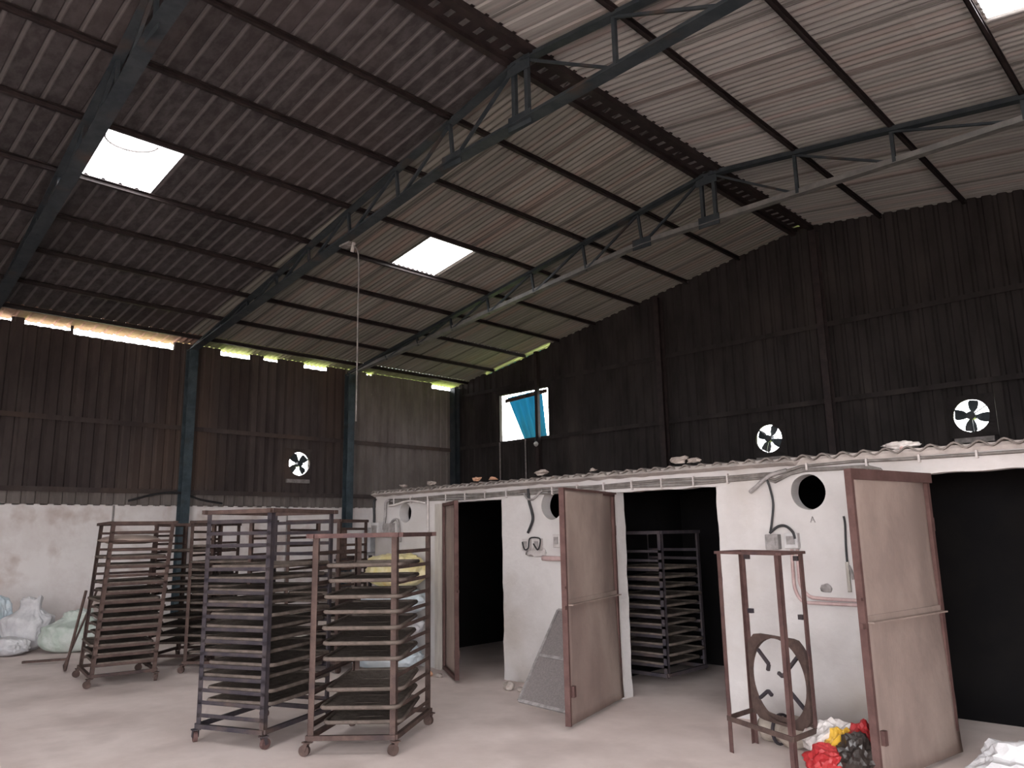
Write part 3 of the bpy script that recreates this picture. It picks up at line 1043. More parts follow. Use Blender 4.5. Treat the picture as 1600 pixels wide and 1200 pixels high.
def lump(name, c, size, mat, label, cat, group=None, seed=0, squash=(1, 1, 1), amp=.35, sub=3, fr=1.6, flat=True, smooth=True):
    bm = bmesh.new()
    bmesh.ops.create_icosphere(bm, subdivisions=sub, radius=1.0)
    for v in bm.verts:
        d = v.co.normalized()
        n = 1 + amp * mnoise.noise(d * fr + Vector((seed * 3.1, seed, 0))) + amp * .5 * mnoise.noise(d * fr * 3 + Vector((seed, 7, 0)))
        v.co = Vector((d.x * squash[0], d.y * squash[1], d.z * squash[2])) * n * size
    lo = min(v.co.z for v in bm.verts)
    if flat:
        cut = lo * .75
        for v in bm.verts:
            if v.co.z < cut: v.co.z = cut
        for v in bm.verts: v.co.z -= cut
    me = bpy.data.meshes.new(name); bm.to_mesh(me); bm.free()
    for p in me.polygons: p.use_smooth = smooth
    me.materials.append(mat)
    o = bpy.data.objects.new(name, me); COL.objects.link(o); o.location = c
    return tag(o, label, cat, group)


# rubble on the chamber roof edge
RUB = [(-7.05, .05, 'brick', 'small orange brick fragment on the chamber roof edge left of the first doorway'),
       (-6.75, .04, 'brick', 'orange brick crumb on the roof edge above the first doorway'),
       (-5.95, .065, 'stone', 'flat mortar chunk on the chamber roof edge above the first vent hole'),
       (-5.2, .03, 'stone', 'little mortar crumb on the roof edge left of the second doorway'),
       (-4.10, .07, 'stone', 'wide flat mortar chunk on the roof edge above the second doorway'),
       (-3.95, .05, 'stone', 'pointed mortar chunk beside the wide one above the second doorway'),
       (-7.9, .05, 'stone', 'mortar chunk on the roof edge near the chamber left end'),
       (-8.5, .04, 'stone', 'rounded mortar lump on the roof edge above the leftmost vent hole')]
for i, (x, s_, mt, lb) in enumerate(RUB):
    lump('rubble_chunk', (x, YF + .06, ZTOP + .075), s_, M[mt], lb, 'rubble', None, i + 2, (1.4, .8, .55), .9, 2, fr=1.1, smooth=False)
lump('crumpled_bag', (-2.06, YF + .10, ZTOP + .04), .075, M['bag_clear'], 'crumpled white and red wrapper on the chamber roof edge', 'wrapper', None, 31, (1.6, .7, .45), .6, 4, 2.2)


# ------------------------------------------------------------------ chamber doors
def door(n, hinge, free, z1, panel_mat='leaf', bar=True, thick=.03, z0=.03, bulge=0):
    h = Vector((*hinge, 0)); f = Vector((*free, 0))
    d = (f - h); Ln = d.length; d.normalize(); nrm = Vector((0, 0, 1)).cross(d)
    root = thing('door_%d' % n, None, None, (hinge[0], hinge[1], 0), kind='structure')
    Z = lambda z: Vector((0, 0, z))
    mb = MB()
    # slightly dented sheet
    NX, NZ = 14, 24
    P = [[h + d * (Ln * i / NX) + Z(z0 + (z1 - z0) * k / NZ) + nrm * (.007 * mnoise.noise(Vector((i * .5, k * .35, n * 5))) - (.045 * max(0, .3 - i / NX) / .3 * min(1, k / NZ * 1.4) if n != 1 else 0)) for k in range(NZ + 1)] for i in range(NX + 1)]
    for i in range(NX):
        for k in range(NZ):
            mb.quad(P[i][k], P[i + 1][k], P[i + 1][k + 1], P[i][k + 1])
    o = mb.build('door_sheet', M[panel_mat], root, smooth=True)
    sm = o.modifiers.new('thick', 'SOLIDIFY'); sm.thickness = .004
    back = nrm * -.022
    mb = MB(); mb.bar(f + Z(z0) + back * .6, f + Z(z1) + back * .6, .028, .05, nrm); mb.build('free_stile', M['leaf_frame'], root)
    mb = MB(); mb.bar(h + d * .03 + Z(z0) + back, h + d * .03 + Z(z1) + back, .04, .03, nrm); mb.build('hinge_stile', M['leaf_frame'], root)
    for z in (z0 + .02, z1 - .02):
        mb = MB(); mb.bar(h + Z(z) + back, f + Z(z) + back, .03, .04, Z(1)); mb.build('rail', M['leaf_frame'], root)
    mb = MB(); zt_ = z1 - (.035 if n == 3 else .01)
    mb.bar(h + Z(zt_) + nrm * .004, f + Z(zt_) + nrm * .004, .012, .075 if n == 3 else .02, Z(1)); mb.build('top_flat', M['leaf_frame'], root)
    if bar:
        mb = MB(); zz = 1.02
        mb.bar(h + d * .10 + Z(zz) + nrm * .028, f - d * .01 + Z(zz) + nrm * .028, .06, .010, Z(1)); mb.bar(h + d * .10 + Z(zz + .02) + nrm * .006, f - d * .01 + Z(zz + .02) + nrm * .006, .006, .045, Z(1))
        mb.build('middle_rail', M['leaf'], root)
    # latch bits on the free stile
    mb = MB()
    p = f + d * .0 + Z(1.0)
    mb.bar(p - d * .01, p + d * .05, .02, .03); mb.bar(p + Z(.17), p + Z(.17) + d * .04, .018, .02)
    mb.bar(f + Z(.3) - nrm * .03 - d * .06, f + Z(.3) + nrm * .03 - d * .06, .04, .09)
    mb.build('latch', M['leaf_frame'], root)
    for z in (.35, 1.65):
        mb = MB(); mb.cyl(h + Z(z) - nrm * .02, (0, 0, 1), .012, .1, 10); mb.build('hinge', M['leaf_frame'], root)
    return root


door(1, (-7.52, 6.56), (-6.80, 6.12), 2.03, bar=False)
door(2, (-4.83, 6.55), (-4.49, 5.31), 2.035)
door(3, (-1.83, 6.55), (-2.01, 5.42), 2.035)
mb = MB(); mb.box(-7.72, -7.58, YF - .04, YF + .02, 0, 2.03)
tag(mb.build('door_post', M['wood']), 'weathered grey timber post at the left of the first doorway', 'post')


# ------------------------------------------------------------------ racks and trays
def bilerp(A, u, v):
    L_, M_, R_, B_ = A
    return None


class Rack:
    """corner = near corner on floor, e1 = direction & length across, e2 = direction & length along the rails"""

    def __init__(s, name, label, corner, e1, e2, h, tiers, z0, dz, mat, over=(.0, .0), caster=True, top_bars=True, group='drying racks', rail_w=.03, top_mat=None, lean=None):
        s.h = h; s.z0 = z0; s.dz = dz; s.tiers = tiers
        c = Vector((*corner, 0)); a = Vector((*e1, 0)); b = Vector((*e2, 0))
        s.c, s.a, s.b = c, a, b
        an, bn = a.normalized(), b.normalized()
        s.an, s.bn = an, bn
        ctr = c + a / 2 + b / 2
        root = thing(name, label, 'rack', ctr, group)
        s.root = root
        Z = lambda z: Vector((0, 0, z))
        zb = .13
        Mt = M[mat]
        pw = .046
        for i, j in ((0, 0), (1, 0), (1, 1), (0, 1)):
            p = c + a * i + b * j
            mb = MB()
            mb.angle(p + Z(zb - .03), p + Z(h), pw, .005, an * (1 if i == 0 else -1), bn * (1 if j == 0 else -1))
            mb.build('post', Mt, root)
        # bottom and top frames
        tm = M[top_mat] if top_mat else Mt
        for z, nm, mt in ((zb, 'bottom_frame', Mt), (h, 'top_frame', tm)):
            mb = MB()
            o1 = an * over[0]; o2 = bn * over[1]
            if nm == 'bottom_frame': o1 = o2 = Vector((0, 0, 0))
            for j in (0, 1):
                mb.bar(c + b * j - o1 + Z(z), c + b * j + a + o1 + Z(z), .035, .035)
            for i in (0, 1):
                mb.bar(c + a * i - o2 + Z(z - .002), c + a * i + b + o2 + Z(z - .002), .035, .035)
            mb.build(nm, mt, root)
        # tier rails on the two rail sides
        for k in range(tiers):
            z = z0 + k * dz
            for i in (0, 1):
                mb = MB()
                p = c + a * i; sgn = 1 if i == 0 else -1
                q0 = p + Z(z); q1 = p + b + Z(z + random.uniform(-.006, .006))
                mb.angle(q0, q1, rail_w, .004, an * sgn, Z(1) * .8)
                mb.build('tier_rail', Mt, root)
        if caster:
            for i, j in ((0, 0), (1, 0), (1, 1), (0, 1)):
                p = c + a * i + b * j
                mb = MB(); mb.box(p.x - .03, p.x + .03, p.y - .03, p.y + .03, .095, .105)
                t = random.uniform(0, PI); ax = Vector((math.cos(t), math.sin(t), 0)); fw = Vector((-ax.y, ax.x, 0)) * .02
                for s_ in (-1, 1):
                    mb.bar(p + ax * .024 * s_ + Z(.1), p + ax * .024 * s_ + fw + Z(.04), .03, .005, ax)
                o = mb.build('caster', Mt, root)
                mw = MB(); mw.cyl(p + fw + Z(.042), ax, .042, .032, 18)
                mw.build('caster_wheel', M['rust'] if mat != 'rust_dark' else M['rust_red'], o)

        s.lean = Vector(lean) if lean else None
        if s.lean:
            for o in [c2 for c1 in root.children for c2 in [c1] + list(c1.children)]:
                for v in o.data.vertices:
                    v.co.x += s.lean.x * max(0, v.co.z - .1); v.co.y += s.lean.y * max(0, v.co.z - .1)

    def tray(s, k, proto, label, group, slide=0.0, skew=0.0, sag=0.0):
        root = proto.copy(); COL.objects.link(root)
        for ch in list(proto.children):
            q = ch.copy(); COL.objects.link(q); q.parent = root
        wa, wb = s.a.length, s.b.length
        z = s.z0 + k * s.dz + .022
        ctr = s.c + s.a / 2 + s.b / 2 + s.bn * slide + Vector((0, 0, z))
        if s.lean: ctr = ctr + Vector((s.lean.x, s.lean.y, 0)) * (z - .1)
        root.location = ctr
        ang = math.atan2(s.an.y, s.an.x)
        root.rotation_euler = (random.uniform(-.008, .008), random.uniform(-.006, .006), ang + skew)
        root['label'] = label; root['group'] = group; root['category'] = 'tray'
        return root


def tray_proto(wa, wb, name='drying_tray', rim=.017):
    root = thing(name, 'tray', 'tray', (0, 0, -50))
    # rounded rectangle tube rim
    pts = []
    r = .05; hx, hy = wa / 2 - rim, wb / 2 - rim
    for cx, cy, a0 in ((hx - r, hy - r, 0), (-hx + r, hy - r, PI / 2), (-hx + r, -hy + r, PI), (hx - r, -hy + r, 1.5 * PI)):
        for k in range(5):
            t = a0 + k * PI / 8
            pts.append((cx + r * math.cos(t), cy + r * math.sin(t), .012 - 50))
    mb = MB(); mb.tube(pts, rim, 6, closed=True)
    mb.build('tray_rim', M['tray_rim'], root, smooth=True)
    # sagging woven floor
    mf = MB(); n = 10
    for i in range(n):
        for j in range(n):
            q = []
            for (u, v) in ((i, j), (i + 1, j), (i + 1, j + 1), (i, j + 1)):
                x = -hx + 2 * hx * u / n; y = -hy + 2 * hy * v / n
                s_ = (1 - (2 * u / n - 1) ** 2) * (1 - (2 * v / n - 1) ** 2)
                q.append((x, y, -50 + .012 - .03 * s_))
            mf.quad(*q)
    mf.build('tray_mesh', M['tray'], root, smooth=True)
    # stiffening bars beneath
    mc = MB()
    for y in (-hy / 3, hy / 3):
        mc.box(-hx, hx, y - .01, y + .01, -50 - .016, -50 - .010)
    mc.build('cross_bar', M['tray_rim'], root)
    return root


def fill(rack, tiers, rackname, group, w_in=.0, slide=.03):
    proto = tray_proto(rack.a.length - .045, rack.b.length * .98)
    ks = sorted(tiers, reverse=True)
    for n, k in enumerate(ks):
        lab = 'dark drying tray in %s, %s from the top' % (rackname, ordn[n])
        rack.tray(k, proto, lab, group, slide=random.uniform(-slide, slide) * 1.6, skew=random.uniform(-.02, .02))
    # remove prototype
    for ch in list(proto.children): bpy.data.objects.remove(ch)
    bpy.data.objects.remove(proto)


# middle-front rack (A): rails run along the left face
A_ = Rack('drying_rack', 'tall dark violet steel rack on casters in the middle foreground', (-5.97, 3.30), (-.34, .82), (-.655, -.25), 1.87, 17, .20, .098, 'rust_dark',
          over=(.05, .03), top_mat='rust')
fill(A_, [1, 2, 3, 4, 5, 6, 7, 8, 9, 10, 11, 12], 'the tall middle rack', 'trays in the middle rack')
# right-front rack (B)
B_ = Rack('drying_rack', 'rusty red-brown steel rack on casters nearest the first doorway', (-5.04, 3.89), (-.50, -.46), (-.515, .78), 1.65, 12, .20, .118, 'rust',
          over=(.05, .03), top_mat='rust_red')
fill(B_, [0, 1, 2, 4, 5, 6, 7, 8, 9, 10], 'the rusty rack by the first doorway', 'trays in the right rack')
# left-back rack (C)
C_ = Rack('drying_rack', 'brown steel rack standing farthest left of the front racks', (-9.9, 3.28), (-.92, .17), (.13, .69), 1.85, 16, .22, .1, 'rust', over=(.03, .03), lean=(.05, .048))
fill(C_, [0, 1, 2, 3, 4, 5, 6, 7, 8, 9, 11, 12], 'the brown left rack', 'trays in the left rack')
# racks behind
D_ = Rack('drying_rack', 'brown rack behind the left rack, close to the white wall', (-10.95, 4.32), (.62, .55), (-.5, .62), 1.84, 14, .25, .11, 'rust')
fill(D_, [0, 1, 2, 3, 4, 5, 6, 7, 8, 9, 11], 'the rack close to the white left wall', 'trays in the rack near the wall')
E_ = Rack('drying_rack', 'brown rack seen between the left rack and the tall middle rack, behind both', (-10.02, 4.40), (.68, .50), (-.48, .62), 1.86, 16, .22, .1, 'rust')
H_ = Rack('drying_rack', 'brown rack behind the tall middle rack, nearest the control cabinet', (-9.1, 5.25), (.68, .35), (-.4, .7), 1.84, 16, .22, .1, 'rust')
fill(H_, [0, 1, 2, 4, 5, 6, 7, 9], 'the rack nearest the control cabinet', 'trays in the rack by the cabinet')
fill(E_, [0, 1, 2, 3, 5, 6, 7, 8, 9, 10, 11, 13], 'the rack between the left and middle racks', 'trays in the back middle rack')
# rack inside the second doorway
G_ = Rack('drying_rack', 'dark rack full of trays inside the second doorway', (-4.80, 7.30), (0, .8), (-.75, .0), 1.62, 13, .2, .1, 'rust_dark', caster=False)
fill(G_, list(range(0, 11)), 'the rack inside the second doorway', 'trays inside the chamber')


mb = MB(); mb.bar((-11.78, 3.58, .02), (-11.60, 3.86, 1.0), .04, .02); mb.bar((-11.78, 3.58, .03), (-11.3, 3.45, .03), .03, .02); mb.bar((-11.3, 3.45, .03), (-11.42, 3.66, 1.0), .03, .02)
tag(mb.build('leaning_frame', M['rust']), 'brown steel frame leaning against the rack by the white left wall', 'frame')
# sheets lying on top inside rack C
lump('folded_sheet', (-10.2, 3.72, 1.60), .42, M['leaf'], 'tan folded sheet lying on the top tier of the brown left rack', 'sheet', None, 4, (1.1, .8, .14), .25, 3)


# ------------------------------------------------------------------ empty frame with fan ring
def frame_stand():
    F1, F2, F3, F4 = Vector((-3.16, 5.58, 0)), Vector((-3.14, 5.94, 0)), Vector((-2.52, 5.30, 0)), Vector((-2.50, 5.66, 0))
    H = 1.465
    root = thing('frame_stand', 'empty red-brown steel stand holding a fan ring, in front of the white pier', 'stand', (-2.83, 5.62, 0))
    w = (F3 - F1).normalized(); d = (F2 - F1).normalized()
    Z = lambda z: Vector((0, 0, z))
    for p, a, b in ((F1, 1, 1), (F2, 1, -1), (F3, -1, 1), (F4, -1, -1)):
        mb = MB(); mb.angle(p, p + Z(H), .045, .006, w * a, d * b); mb.build('leg', M['rust_red'], root)
    mb = MB()
    for p, q in ((F1, F3), (F2, F4), (F1, F2), (F3, F4)):
        mb.bar(p + Z(H), q + Z(H), .045, .02)
    mb.build('top_frame', M['rust_red'], root)
    mb = MB()
    for p, q in ((F1, F3), (F1, F2), (F2, F4), (F3, F4)):
        mb.bar(p + Z(.24), q + Z(.24), .012, .035)
    mb.build('bottom_frame', M['rust'], root)
    # lugs
    for p, sgn, z in ((F2, 1, 1.42), (F2, 1, 1.0), (F4, -1, 1.0), (F4, -1, 1.42)):
        mb = MB(); q = p + w * .045 * sgn + Z(z); mb.bar(q, q + w * .045 * sgn, .03, .035); mb.build('lug', M['rust_dark'], root)
    # fan ring plate in back plane
    c = (F2 + F4) / 2 + Z(.52); R = .30
    mb = MB(); seg = 48; n = len(mb.v); nrm = w.cross(Vector((0, 0, 1))).normalized()
    for k in range(seg):
        t = 2 * PI * k / seg
        dx, dz = math.cos(t), math.sin(t)
        q = min((R + .018) / max(abs(dx), abs(dz)), R * 1.3)
        for rr, e in ((R, 0), (q, 0), (q, .03), (R, .03)):
            mb.v.append(tuple(c + w * dx * rr + Z(dz * rr) + nrm * e))
    for k in range(seg):
        k2 = (k + 1) % seg
        for i in range(4):
            j = (i + 1) % 4
            mb.f.append((n + k * 4 + i, n + k * 4 + j, n + k2 * 4 + j, n + k2 * 4 + i))
    mb.build('fan_ring', M['rust'], root)
    # motor arms with bent ends
    for t, l in ((2.45, .15), (.75, .26), (-.62, .2), (3.75, .12)):
        dd = w * math.cos(t) + Z(math.sin(t))
        e = w * math.cos(t - 1.2) + Z(math.sin(t - 1.2))
        p0 = c + dd * R; p1 = c + dd * (R - l); p2 = p1 - e * .05
        mb = MB(); mb.bar(p0, p1, .022, .022, nrm); mb.bar(p1, p2, .022, .022, nrm); mb.build('motor_arm', M['rust_dark'], root)


frame_stand()


# leaning gauze panel
def gauze():
    a = Vector((-5.57, 5.82, .02)); w = Vector((.72, -.09, 0)); up = Vector((-.06, .70, .80))
    root = thing('gauze_panel', 'grey wire gauze panel leaning behind the open second door', 'panel', a)
    nrm = w.cross(up).normalized()
    mb = MB(); mb.quad(a, a + w, a + w + up, a + up); o = mb.build('gauze', M['mesh_panel'], root)
    sm = o.modifiers.new('t', 'SOLIDIFY'); sm.thickness = .004
    mb = MB()
    for p, q in ((a, a + w), (a + up, a + up + w), (a, a + up), (a + w, a + w + up), (a + up * .48, a + up * .48 + w)):
        mb.bar(p, q, .03, .025, nrm)
    mb.build('panel_frame', M['conduit'], root)


gauze()


# ------------------------------------------------------------------ electrics on the chamber front
def W_(x, z, y=YF - .02):
    return (x, y, z)


def bundle():
    # long clipped cable run under the roof sheet
    root = thing('cable_run', 'grey clipped cable run along the top of the chamber front', 'cable', (-5.5, YF, 2.1))
    for j, (dz, mt, r) in enumerate(((0, 'conduit', .013), (-.024, 'conduit', .012), (-.047, 'conduit', .011))):
        pts = []
        x = -8.72
        while x < -3.2:
            pts.append(W_(x, 2.125 + dz + .007 * math.sin(x * 4 + j) + (-.0), YF - .014))
            x += .12
        if j == 0:
            pts += [W_(-3.05, 2.12), W_(-2.85, 2.165), W_(-2.4, 2.175), W_(-2.1, 2.165), W_(-1.6, 2.16), W_(-.7, 2.155), W_(.5, 2.15)]
        else:
            pts += [W_(-3.1, 2.09 + dz), W_(-2.95, 2.13 + dz * .5), W_(-2.82, 2.15 + dz * .5), W_(-2.3, 2.14 + dz * .5), W_(-2.2, 2.12 + dz)]
            if j == 1: pts += [W_(-2.13, 2.0), W_(-2.1, 1.8)]
        mb = MB(); mb.tube(pts, r, 6); mb.build('cable', M['cable_brown'], root, smooth=True)
    x = -8.6
    boxes = []
    while x < -3.3:
        boxes.append((x - .006, x + .006, 2.055, 2.15)); x += .36
    for x in (-2.8, -2.3, -1.9, -1.5, -1.1, -.7, -.2):
        boxes.append((x - .008, x + .008, 2.13, 2.19))
    for q in boxes:
        mb = MB(); mb.box(q[0], q[1], YF - .036, YF, q[2], q[3]); mb.build('cable_clip', M['conduit_w'], root)


bundle()


def sbox(name, x, z, w, h, d, mat, label, cat='switch box', group=None, parts=True):
    root = thing(name, label, cat, (x, YF - d, z), group)
    mb = MB(); mb.box(x - w / 2, x + w / 2, YF - d, YF, z - h / 2, z + h / 2); mb.build('box_body', M[mat], root, bevel=.006)
    mb = MB(); mb.box(x - w * .3, x + w * .3, YF - d - .008, YF - d, z - h * .25, z + h * .3); mb.build('cover_plate', M['conduit'], root)
    return root


def cable(name, pts, r, mat, label, cat='cable'):
    # Catmull-Rom smoothing
    P = [Vector(p) for p in pts]
    out = []
    for i in range(len(P) - 1):
        p0 = P[max(i - 1, 0)]; p1 = P[i]; p2 = P[i + 1]; p3 = P[min(i + 2, len(P) - 1)]
        for k in range(6):
            t = k / 6
            out.append(.5 * ((2 * p1) + (-p0 + p2) * t + (2 * p0 - 5 * p1 + 4 * p2 - p3) * t * t + (-p0 + 3 * p1 - 3 * p2 + p3) * t ** 3))
    out.append(P[-1])
    mb = MB(); mb.tube(out, r, 7)
    return tag(mb.build(name, M[mat], None, smooth=True), label, cat)


# pier left of the first doorway
cable('conduit_pipe', [W_(-9.02, 2.15), W_(-9.05, 2.1, YF - .03), W_(-9.04, 1.9, YF - .03), W_(-9.05, 1.72, YF - .03)], .018, 'black', 'dark conduit running down the left corner of the chamber', 'pipe')
cable('conduit_pipe', [W_(-8.70, 2.12, YF - .03), W_(-8.78, 2.08, YF - .03), W_(-8.79, 1.9, YF - .03), W_(-8.83, 1.72, YF - .03)], .02, 'conduit', 'grey conduit bending down left of the leftmost vent hole', 'pipe')
cable('conduit_pipe', [W_(-7.88, 2.10, YF - .02), W_(-7.885, 1.9), W_(-7.87, 1.6), W_(-7.86, 1.2)], .016, 'conduit_w', 'whitewashed conduit right of the leftmost vent hole', 'pipe')
cable('power_cable', [W_(-8.66, 1.73, YF - .05), W_(-8.6, 1.83, YF - .05), W_(-8.5, 1.85, YF - .05), W_(-8.46, 1.75, YF - .05), W_(-8.43, 1.55, YF - .05)], .017, 'conduit', 'arched grey cable beside the switch boxes left of the first doorway')
cable('conduit_pipe', [W_(-8.70, 2.04, YF - .03), W_(-8.62, 2.045, YF - .03), W_(-8.5, 2.06, YF - .03), W_(-8.25, 2.09, YF - .03), W_(-7.92, 2.05, YF - .03)], .016, 'conduit_w', 'whitewashed conduit curving over the leftmost vent hole', 'pipe')
sbox('switch_box', -8.91, 1.72, .17, .2, .12, 'boxgrey', 'pale switch box at the left corner of the chamber')
sbox('switch_box', -8.67, 1.71, .14, .19, .1, 'conduit', 'darker grey switch box right of the pale one at the chamber corner')

# pier between first and second doorway
cable('power_cable', [W_(-6.08, 2.14, YF - .03), W_(-6.07, 2.0, YF - .03), W_(-6.03, 1.88, YF - .03), W_(-6.02, 1.78, YF - .03), W_(-6.09, 1.64, YF - .04)], .016, 'black', 'dark cable hanging down the pier to the pair of sockets')
cable('power_cable', [W_(-6.15, 2.09, YF - .03), W_(-6.07, 2.02, YF - .04), W_(-5.98, 2.03, YF - .04), W_(-5.86, 2.12, YF - .03)], .012, 'conduit', 'loop of grey cable left of the vent hole on the middle pier')
sbox('socket_box', -6.12, 1.51, .1, .13, .06, 'conduit_w', 'left one of two small socket boxes on the pier by the first doorway', 'socket')
sbox('socket_box', -5.945, 1.51, .1, .13, .06, 'conduit_w', 'right one of two small socket boxes on the pier by the first doorway', 'socket')
cable('power_cable', [W_(-6.15, 1.54, YF - .07), W_(-6.11, 1.46, YF - .08), W_(-6.06, 1.475, YF - .07), W_(-6.05, 1.58, YF - .05), W_(-5.91, 1.58, YF - .05), W_(-5.88, 1.52, YF - .07), W_(-5.91, 1.455, YF - .08), W_(-5.98, 1.52, YF - .07)], .009, 'black', 'thin black cable looping round the two small socket boxes')
sbox('socket_box', -5.66, 1.55, .1, .14, .05, 'conduit_w', 'small socket box half hidden by the open second door', 'socket')
cable('conduit_pipe', [W_(-5.89, 1.36), W_(-5.5, 1.355)], .028, 'pipe_pink', 'short pinkish conduit below the socket boxes on the middle pier', 'pipe')
lump('plaster_patch', (-5.99, YF - .004, 1.37), .12, M['conduit_w'], 'rough grey mortar patch under the two small socket boxes', 'mortar patch', None, 17, (1.2, .1, .5), .4, 3)

# pier between second and third doorway
cable('conduit_pipe', [W_(-3.33, 1.965, YF - .05), W_(-3.28, 2.0, YF - .05), W_(-3.14, 2.10, YF - .04), W_(-2.98, 2.14, YF - .03)], .019, 'conduit', 'short slanting conduit with open end left of the right-hand vent hole', 'pipe')
cable('power_cable', [W_(-3.17, 2.08, YF - .04), W_(-3.15, 2.0, YF - .03), W_(-3.13, 1.86, YF - .03), W_(-3.155, 1.70, YF - .03), W_(-3.17, 1.60, YF - .05)], .010, 'black', 'black cable running down to the switch on the pier behind the stand')
cable('power_cable', [W_(-3.16, 1.60, YF - .08), W_(-3.09, 1.655, YF - .06), W_(-3.02, 1.66, YF - .06), W_(-2.96, 1.61, YF - .06), W_(-2.945, 1.55, YF - .06)], .012, 'black', 'arched black cable between the two switch boxes behind the stand')
sbox('switch_box', -3.155, 1.525, .12, .13, .07, 'conduit', 'left switch box on the white pier behind the stand')
sbox('switch_box', -2.985, 1.535, .12, .13, .06, 'boxgrey', 'right pale switch box on the white pier behind the stand')
for dx, l in ((0, 'outer pinkish pipe bending along the white pier behind the stand'), (.05, 'inner pinkish pipe bending along the white pier behind the stand')):
    cable('conduit_pipe', [W_(-3.0 + dx, 1.46), W_(-3.005 + dx, 1.3), W_(-3.0 + dx, 1.13 + dx * .8), W_(-2.94 + dx, 1.03 + dx), W_(-2.8, 1.02 + dx * .8), W_(-2.5, 1.02 + dx * .7), W_(-2.1, 1.02 + dx * .7)], .015, 'pipe_pink', l, 'pipe')
cable('valve_pipe', [W_(-2.53, 1.73), W_(-2.525, 1.66), W_(-2.535, 1.5), W_(-2.538, 1.36)], .009, 'black', 'thin black rod on the right side of the white pier', 'rod')
cable('valve_pipe', [W_(-2.54, 1.36), W_(-2.54, 1.24), W_(-2.54, 1.12)], .015, 'wood', 'pale short pipe under the thin rod on the white pier', 'pipe')
cable('valve_pipe', [W_(-2.53, 1.33), W_(-2.51, 1.28), W_(-2.50, 1.22)], .012, 'conduit', 'small slanted lever beside the pale pipe on the white pier', 'lever')
lump('pipe_boss', (-2.737, YF - .005, 1.11), .05, M['conduit'], 'round grey fitting above the pinkish pipes', 'pipe fitting', None, 5, (1, .3, .8), .2, 3)


# letter A painted on the pier under the vent hole
def letter():
    mb = MB(); x, z, h, w, y = -2.80, 1.685, .05, .038, YF - .003
    mb.bar((x - w / 2, y, z), (x, y, z + h), .005, .008, (0, 1, 0)); mb.bar((x + w / 2, y, z), (x, y, z + h), .005, .008, (0, 1, 0)); mb.bar((x - w / 4, y, z + h * .4), (x + w / 4, y, z + h * .4), .005, .008, (0, 1, 0))
    tag(mb.build('painted_mark', M['conduit']), 'small dark letter A painted under the right-hand vent hole', 'painted letter')


letter()


# control cabinet left of the chamber
def cabinet():
    root = thing('control_cabinet', 'grey control cabinet on legs left of the chamber, behind the racks', 'cabinet', (-9.75, 7.0, 0))
    mb = MB(); mb.box(-10.12, -9.72, 6.85, 7.1, 1.35, 1.76); mb.build('cabinet_body', M['boxgrey'], root, bevel=.01)
    mb = MB(); mb.box(-9.70, -9.52, 6.85, 7.1, 1.40, 1.74); mb.build('cabinet_side_box', M['steel'], root, bevel=.01)
    mb = MB(); mb.box(-10.42, -10.16, 6.88, 7.1, 1.30, 1.75); mb.build('cabinet_dark_box', M['rust'], root, bevel=.01)
    for x in (-10.4, -9.55):
        for y in (6.88, 7.08):
            mb = MB(); mb.box(x - .02, x + .02, y - .02, y + .02, 0, 1.36); mb.build('leg', M['rust_dark'], root)
    mb = MB(); mb.box(-10.45, -9.5, 6.85, 7.12, 1.26, 1.30); mb.box(-10.45, -9.5, 6.85, 7.12, .55, .57); mb.build('shelf', M['rust_dark'], root)


cabinet()


# ------------------------------------------------------------------ sacks and rubbish
def sack(name, c, w, d, h, mat, label, seed, rz=0.0, ears=True, group=None, lay=False, lean=(0, 0)):
    bm = bmesh.new()
    bmesh.ops.create_icosphere(bm, subdivisions=5, radius=1.0)
    for v in bm.verts:
        x, y, z = v.co
        # superellipse body
        q = (abs(x) ** 3 + abs(y) ** 3 + abs(z) ** 3) ** (1 / 3)
        x, y, z = x / q, y / q, z / q
        t = (z + 1) / 2
        pinch = 1.0
        if ears and t > .62:
            u = (t - .62) / .38
            pinch = 1 - .75 * math.sin(min(1, u * 1.9) * PI / 2) + .45 * max(0, u - .55) / .45
        n = mnoise.noise(Vector((x * 1.7, y * 1.7, z * 1.7 + seed * 5))) * .16
        n += abs(mnoise.noise(Vector((x * 4, y * 4, z * 3 + seed * 9)))) * .16
        n -= abs(mnoise.noise(Vector((x * 7 + z * 3, y * 7, seed)))) * .12
        bulge = 1 + .12 * math.sin(PI * min(1, t * 1.2))
        X = x * (w / 2) * ((bulge + n) * (.45 + .55 * pinch))
        Y = y * (d / 2) * (bulge * pinch + n * .7)
        Zz = t * h * (1 + n * .4)
        if ears and t > .8:
            Zz += .45 * h * max(0, abs(x) - .45) * (1.3 if x > 0 else .6) * (t - .8) / .2
        X += lean[0] * t * h; Y += lean[1] * t * h
        v.co = (X, Y, Zz)
    lo = min(v.co.z for v in bm.verts)
    for v in bm.verts: v.co.z -= lo
    me = bpy.data.meshes.new(name); bm.to_mesh(me); bm.free()
    for p in me.polygons: p.use_smooth = True
    me.materials.append(M[mat])
    o = bpy.data.objects.new(name, me); COL.objects.link(o); o.location = c; o.rotation_euler = (0, 0, rz)
    return tag(o, label, 'sack', group)


sack('woven_sack', (-14.0, 3.65, 0), .62, .45, .80, 'sack_w', 'white woven sack standing with a folded top against the left wall', 1, .7, lean=(.1, .0))
sack('woven_sack', (-13.75, 3.38, 0), .55, .4, .26, 'sack_w', 'low white sack slumped in front of the tall white sack', 2, .4, ears=False)
sack('woven_sack', (-13.35, 4.1, 0), .75, .5, .60, 'sack_g', 'pale green woven sack slumped between the white sacks and the racks', 3, .9, lean=(.15, .1))
sack('woven_sack', (-14.7, 3.3, 0), .6, .5, .85, 'sack_b', 'pale blue sack cut off by the left edge of the view', 4, .6, ears=False)

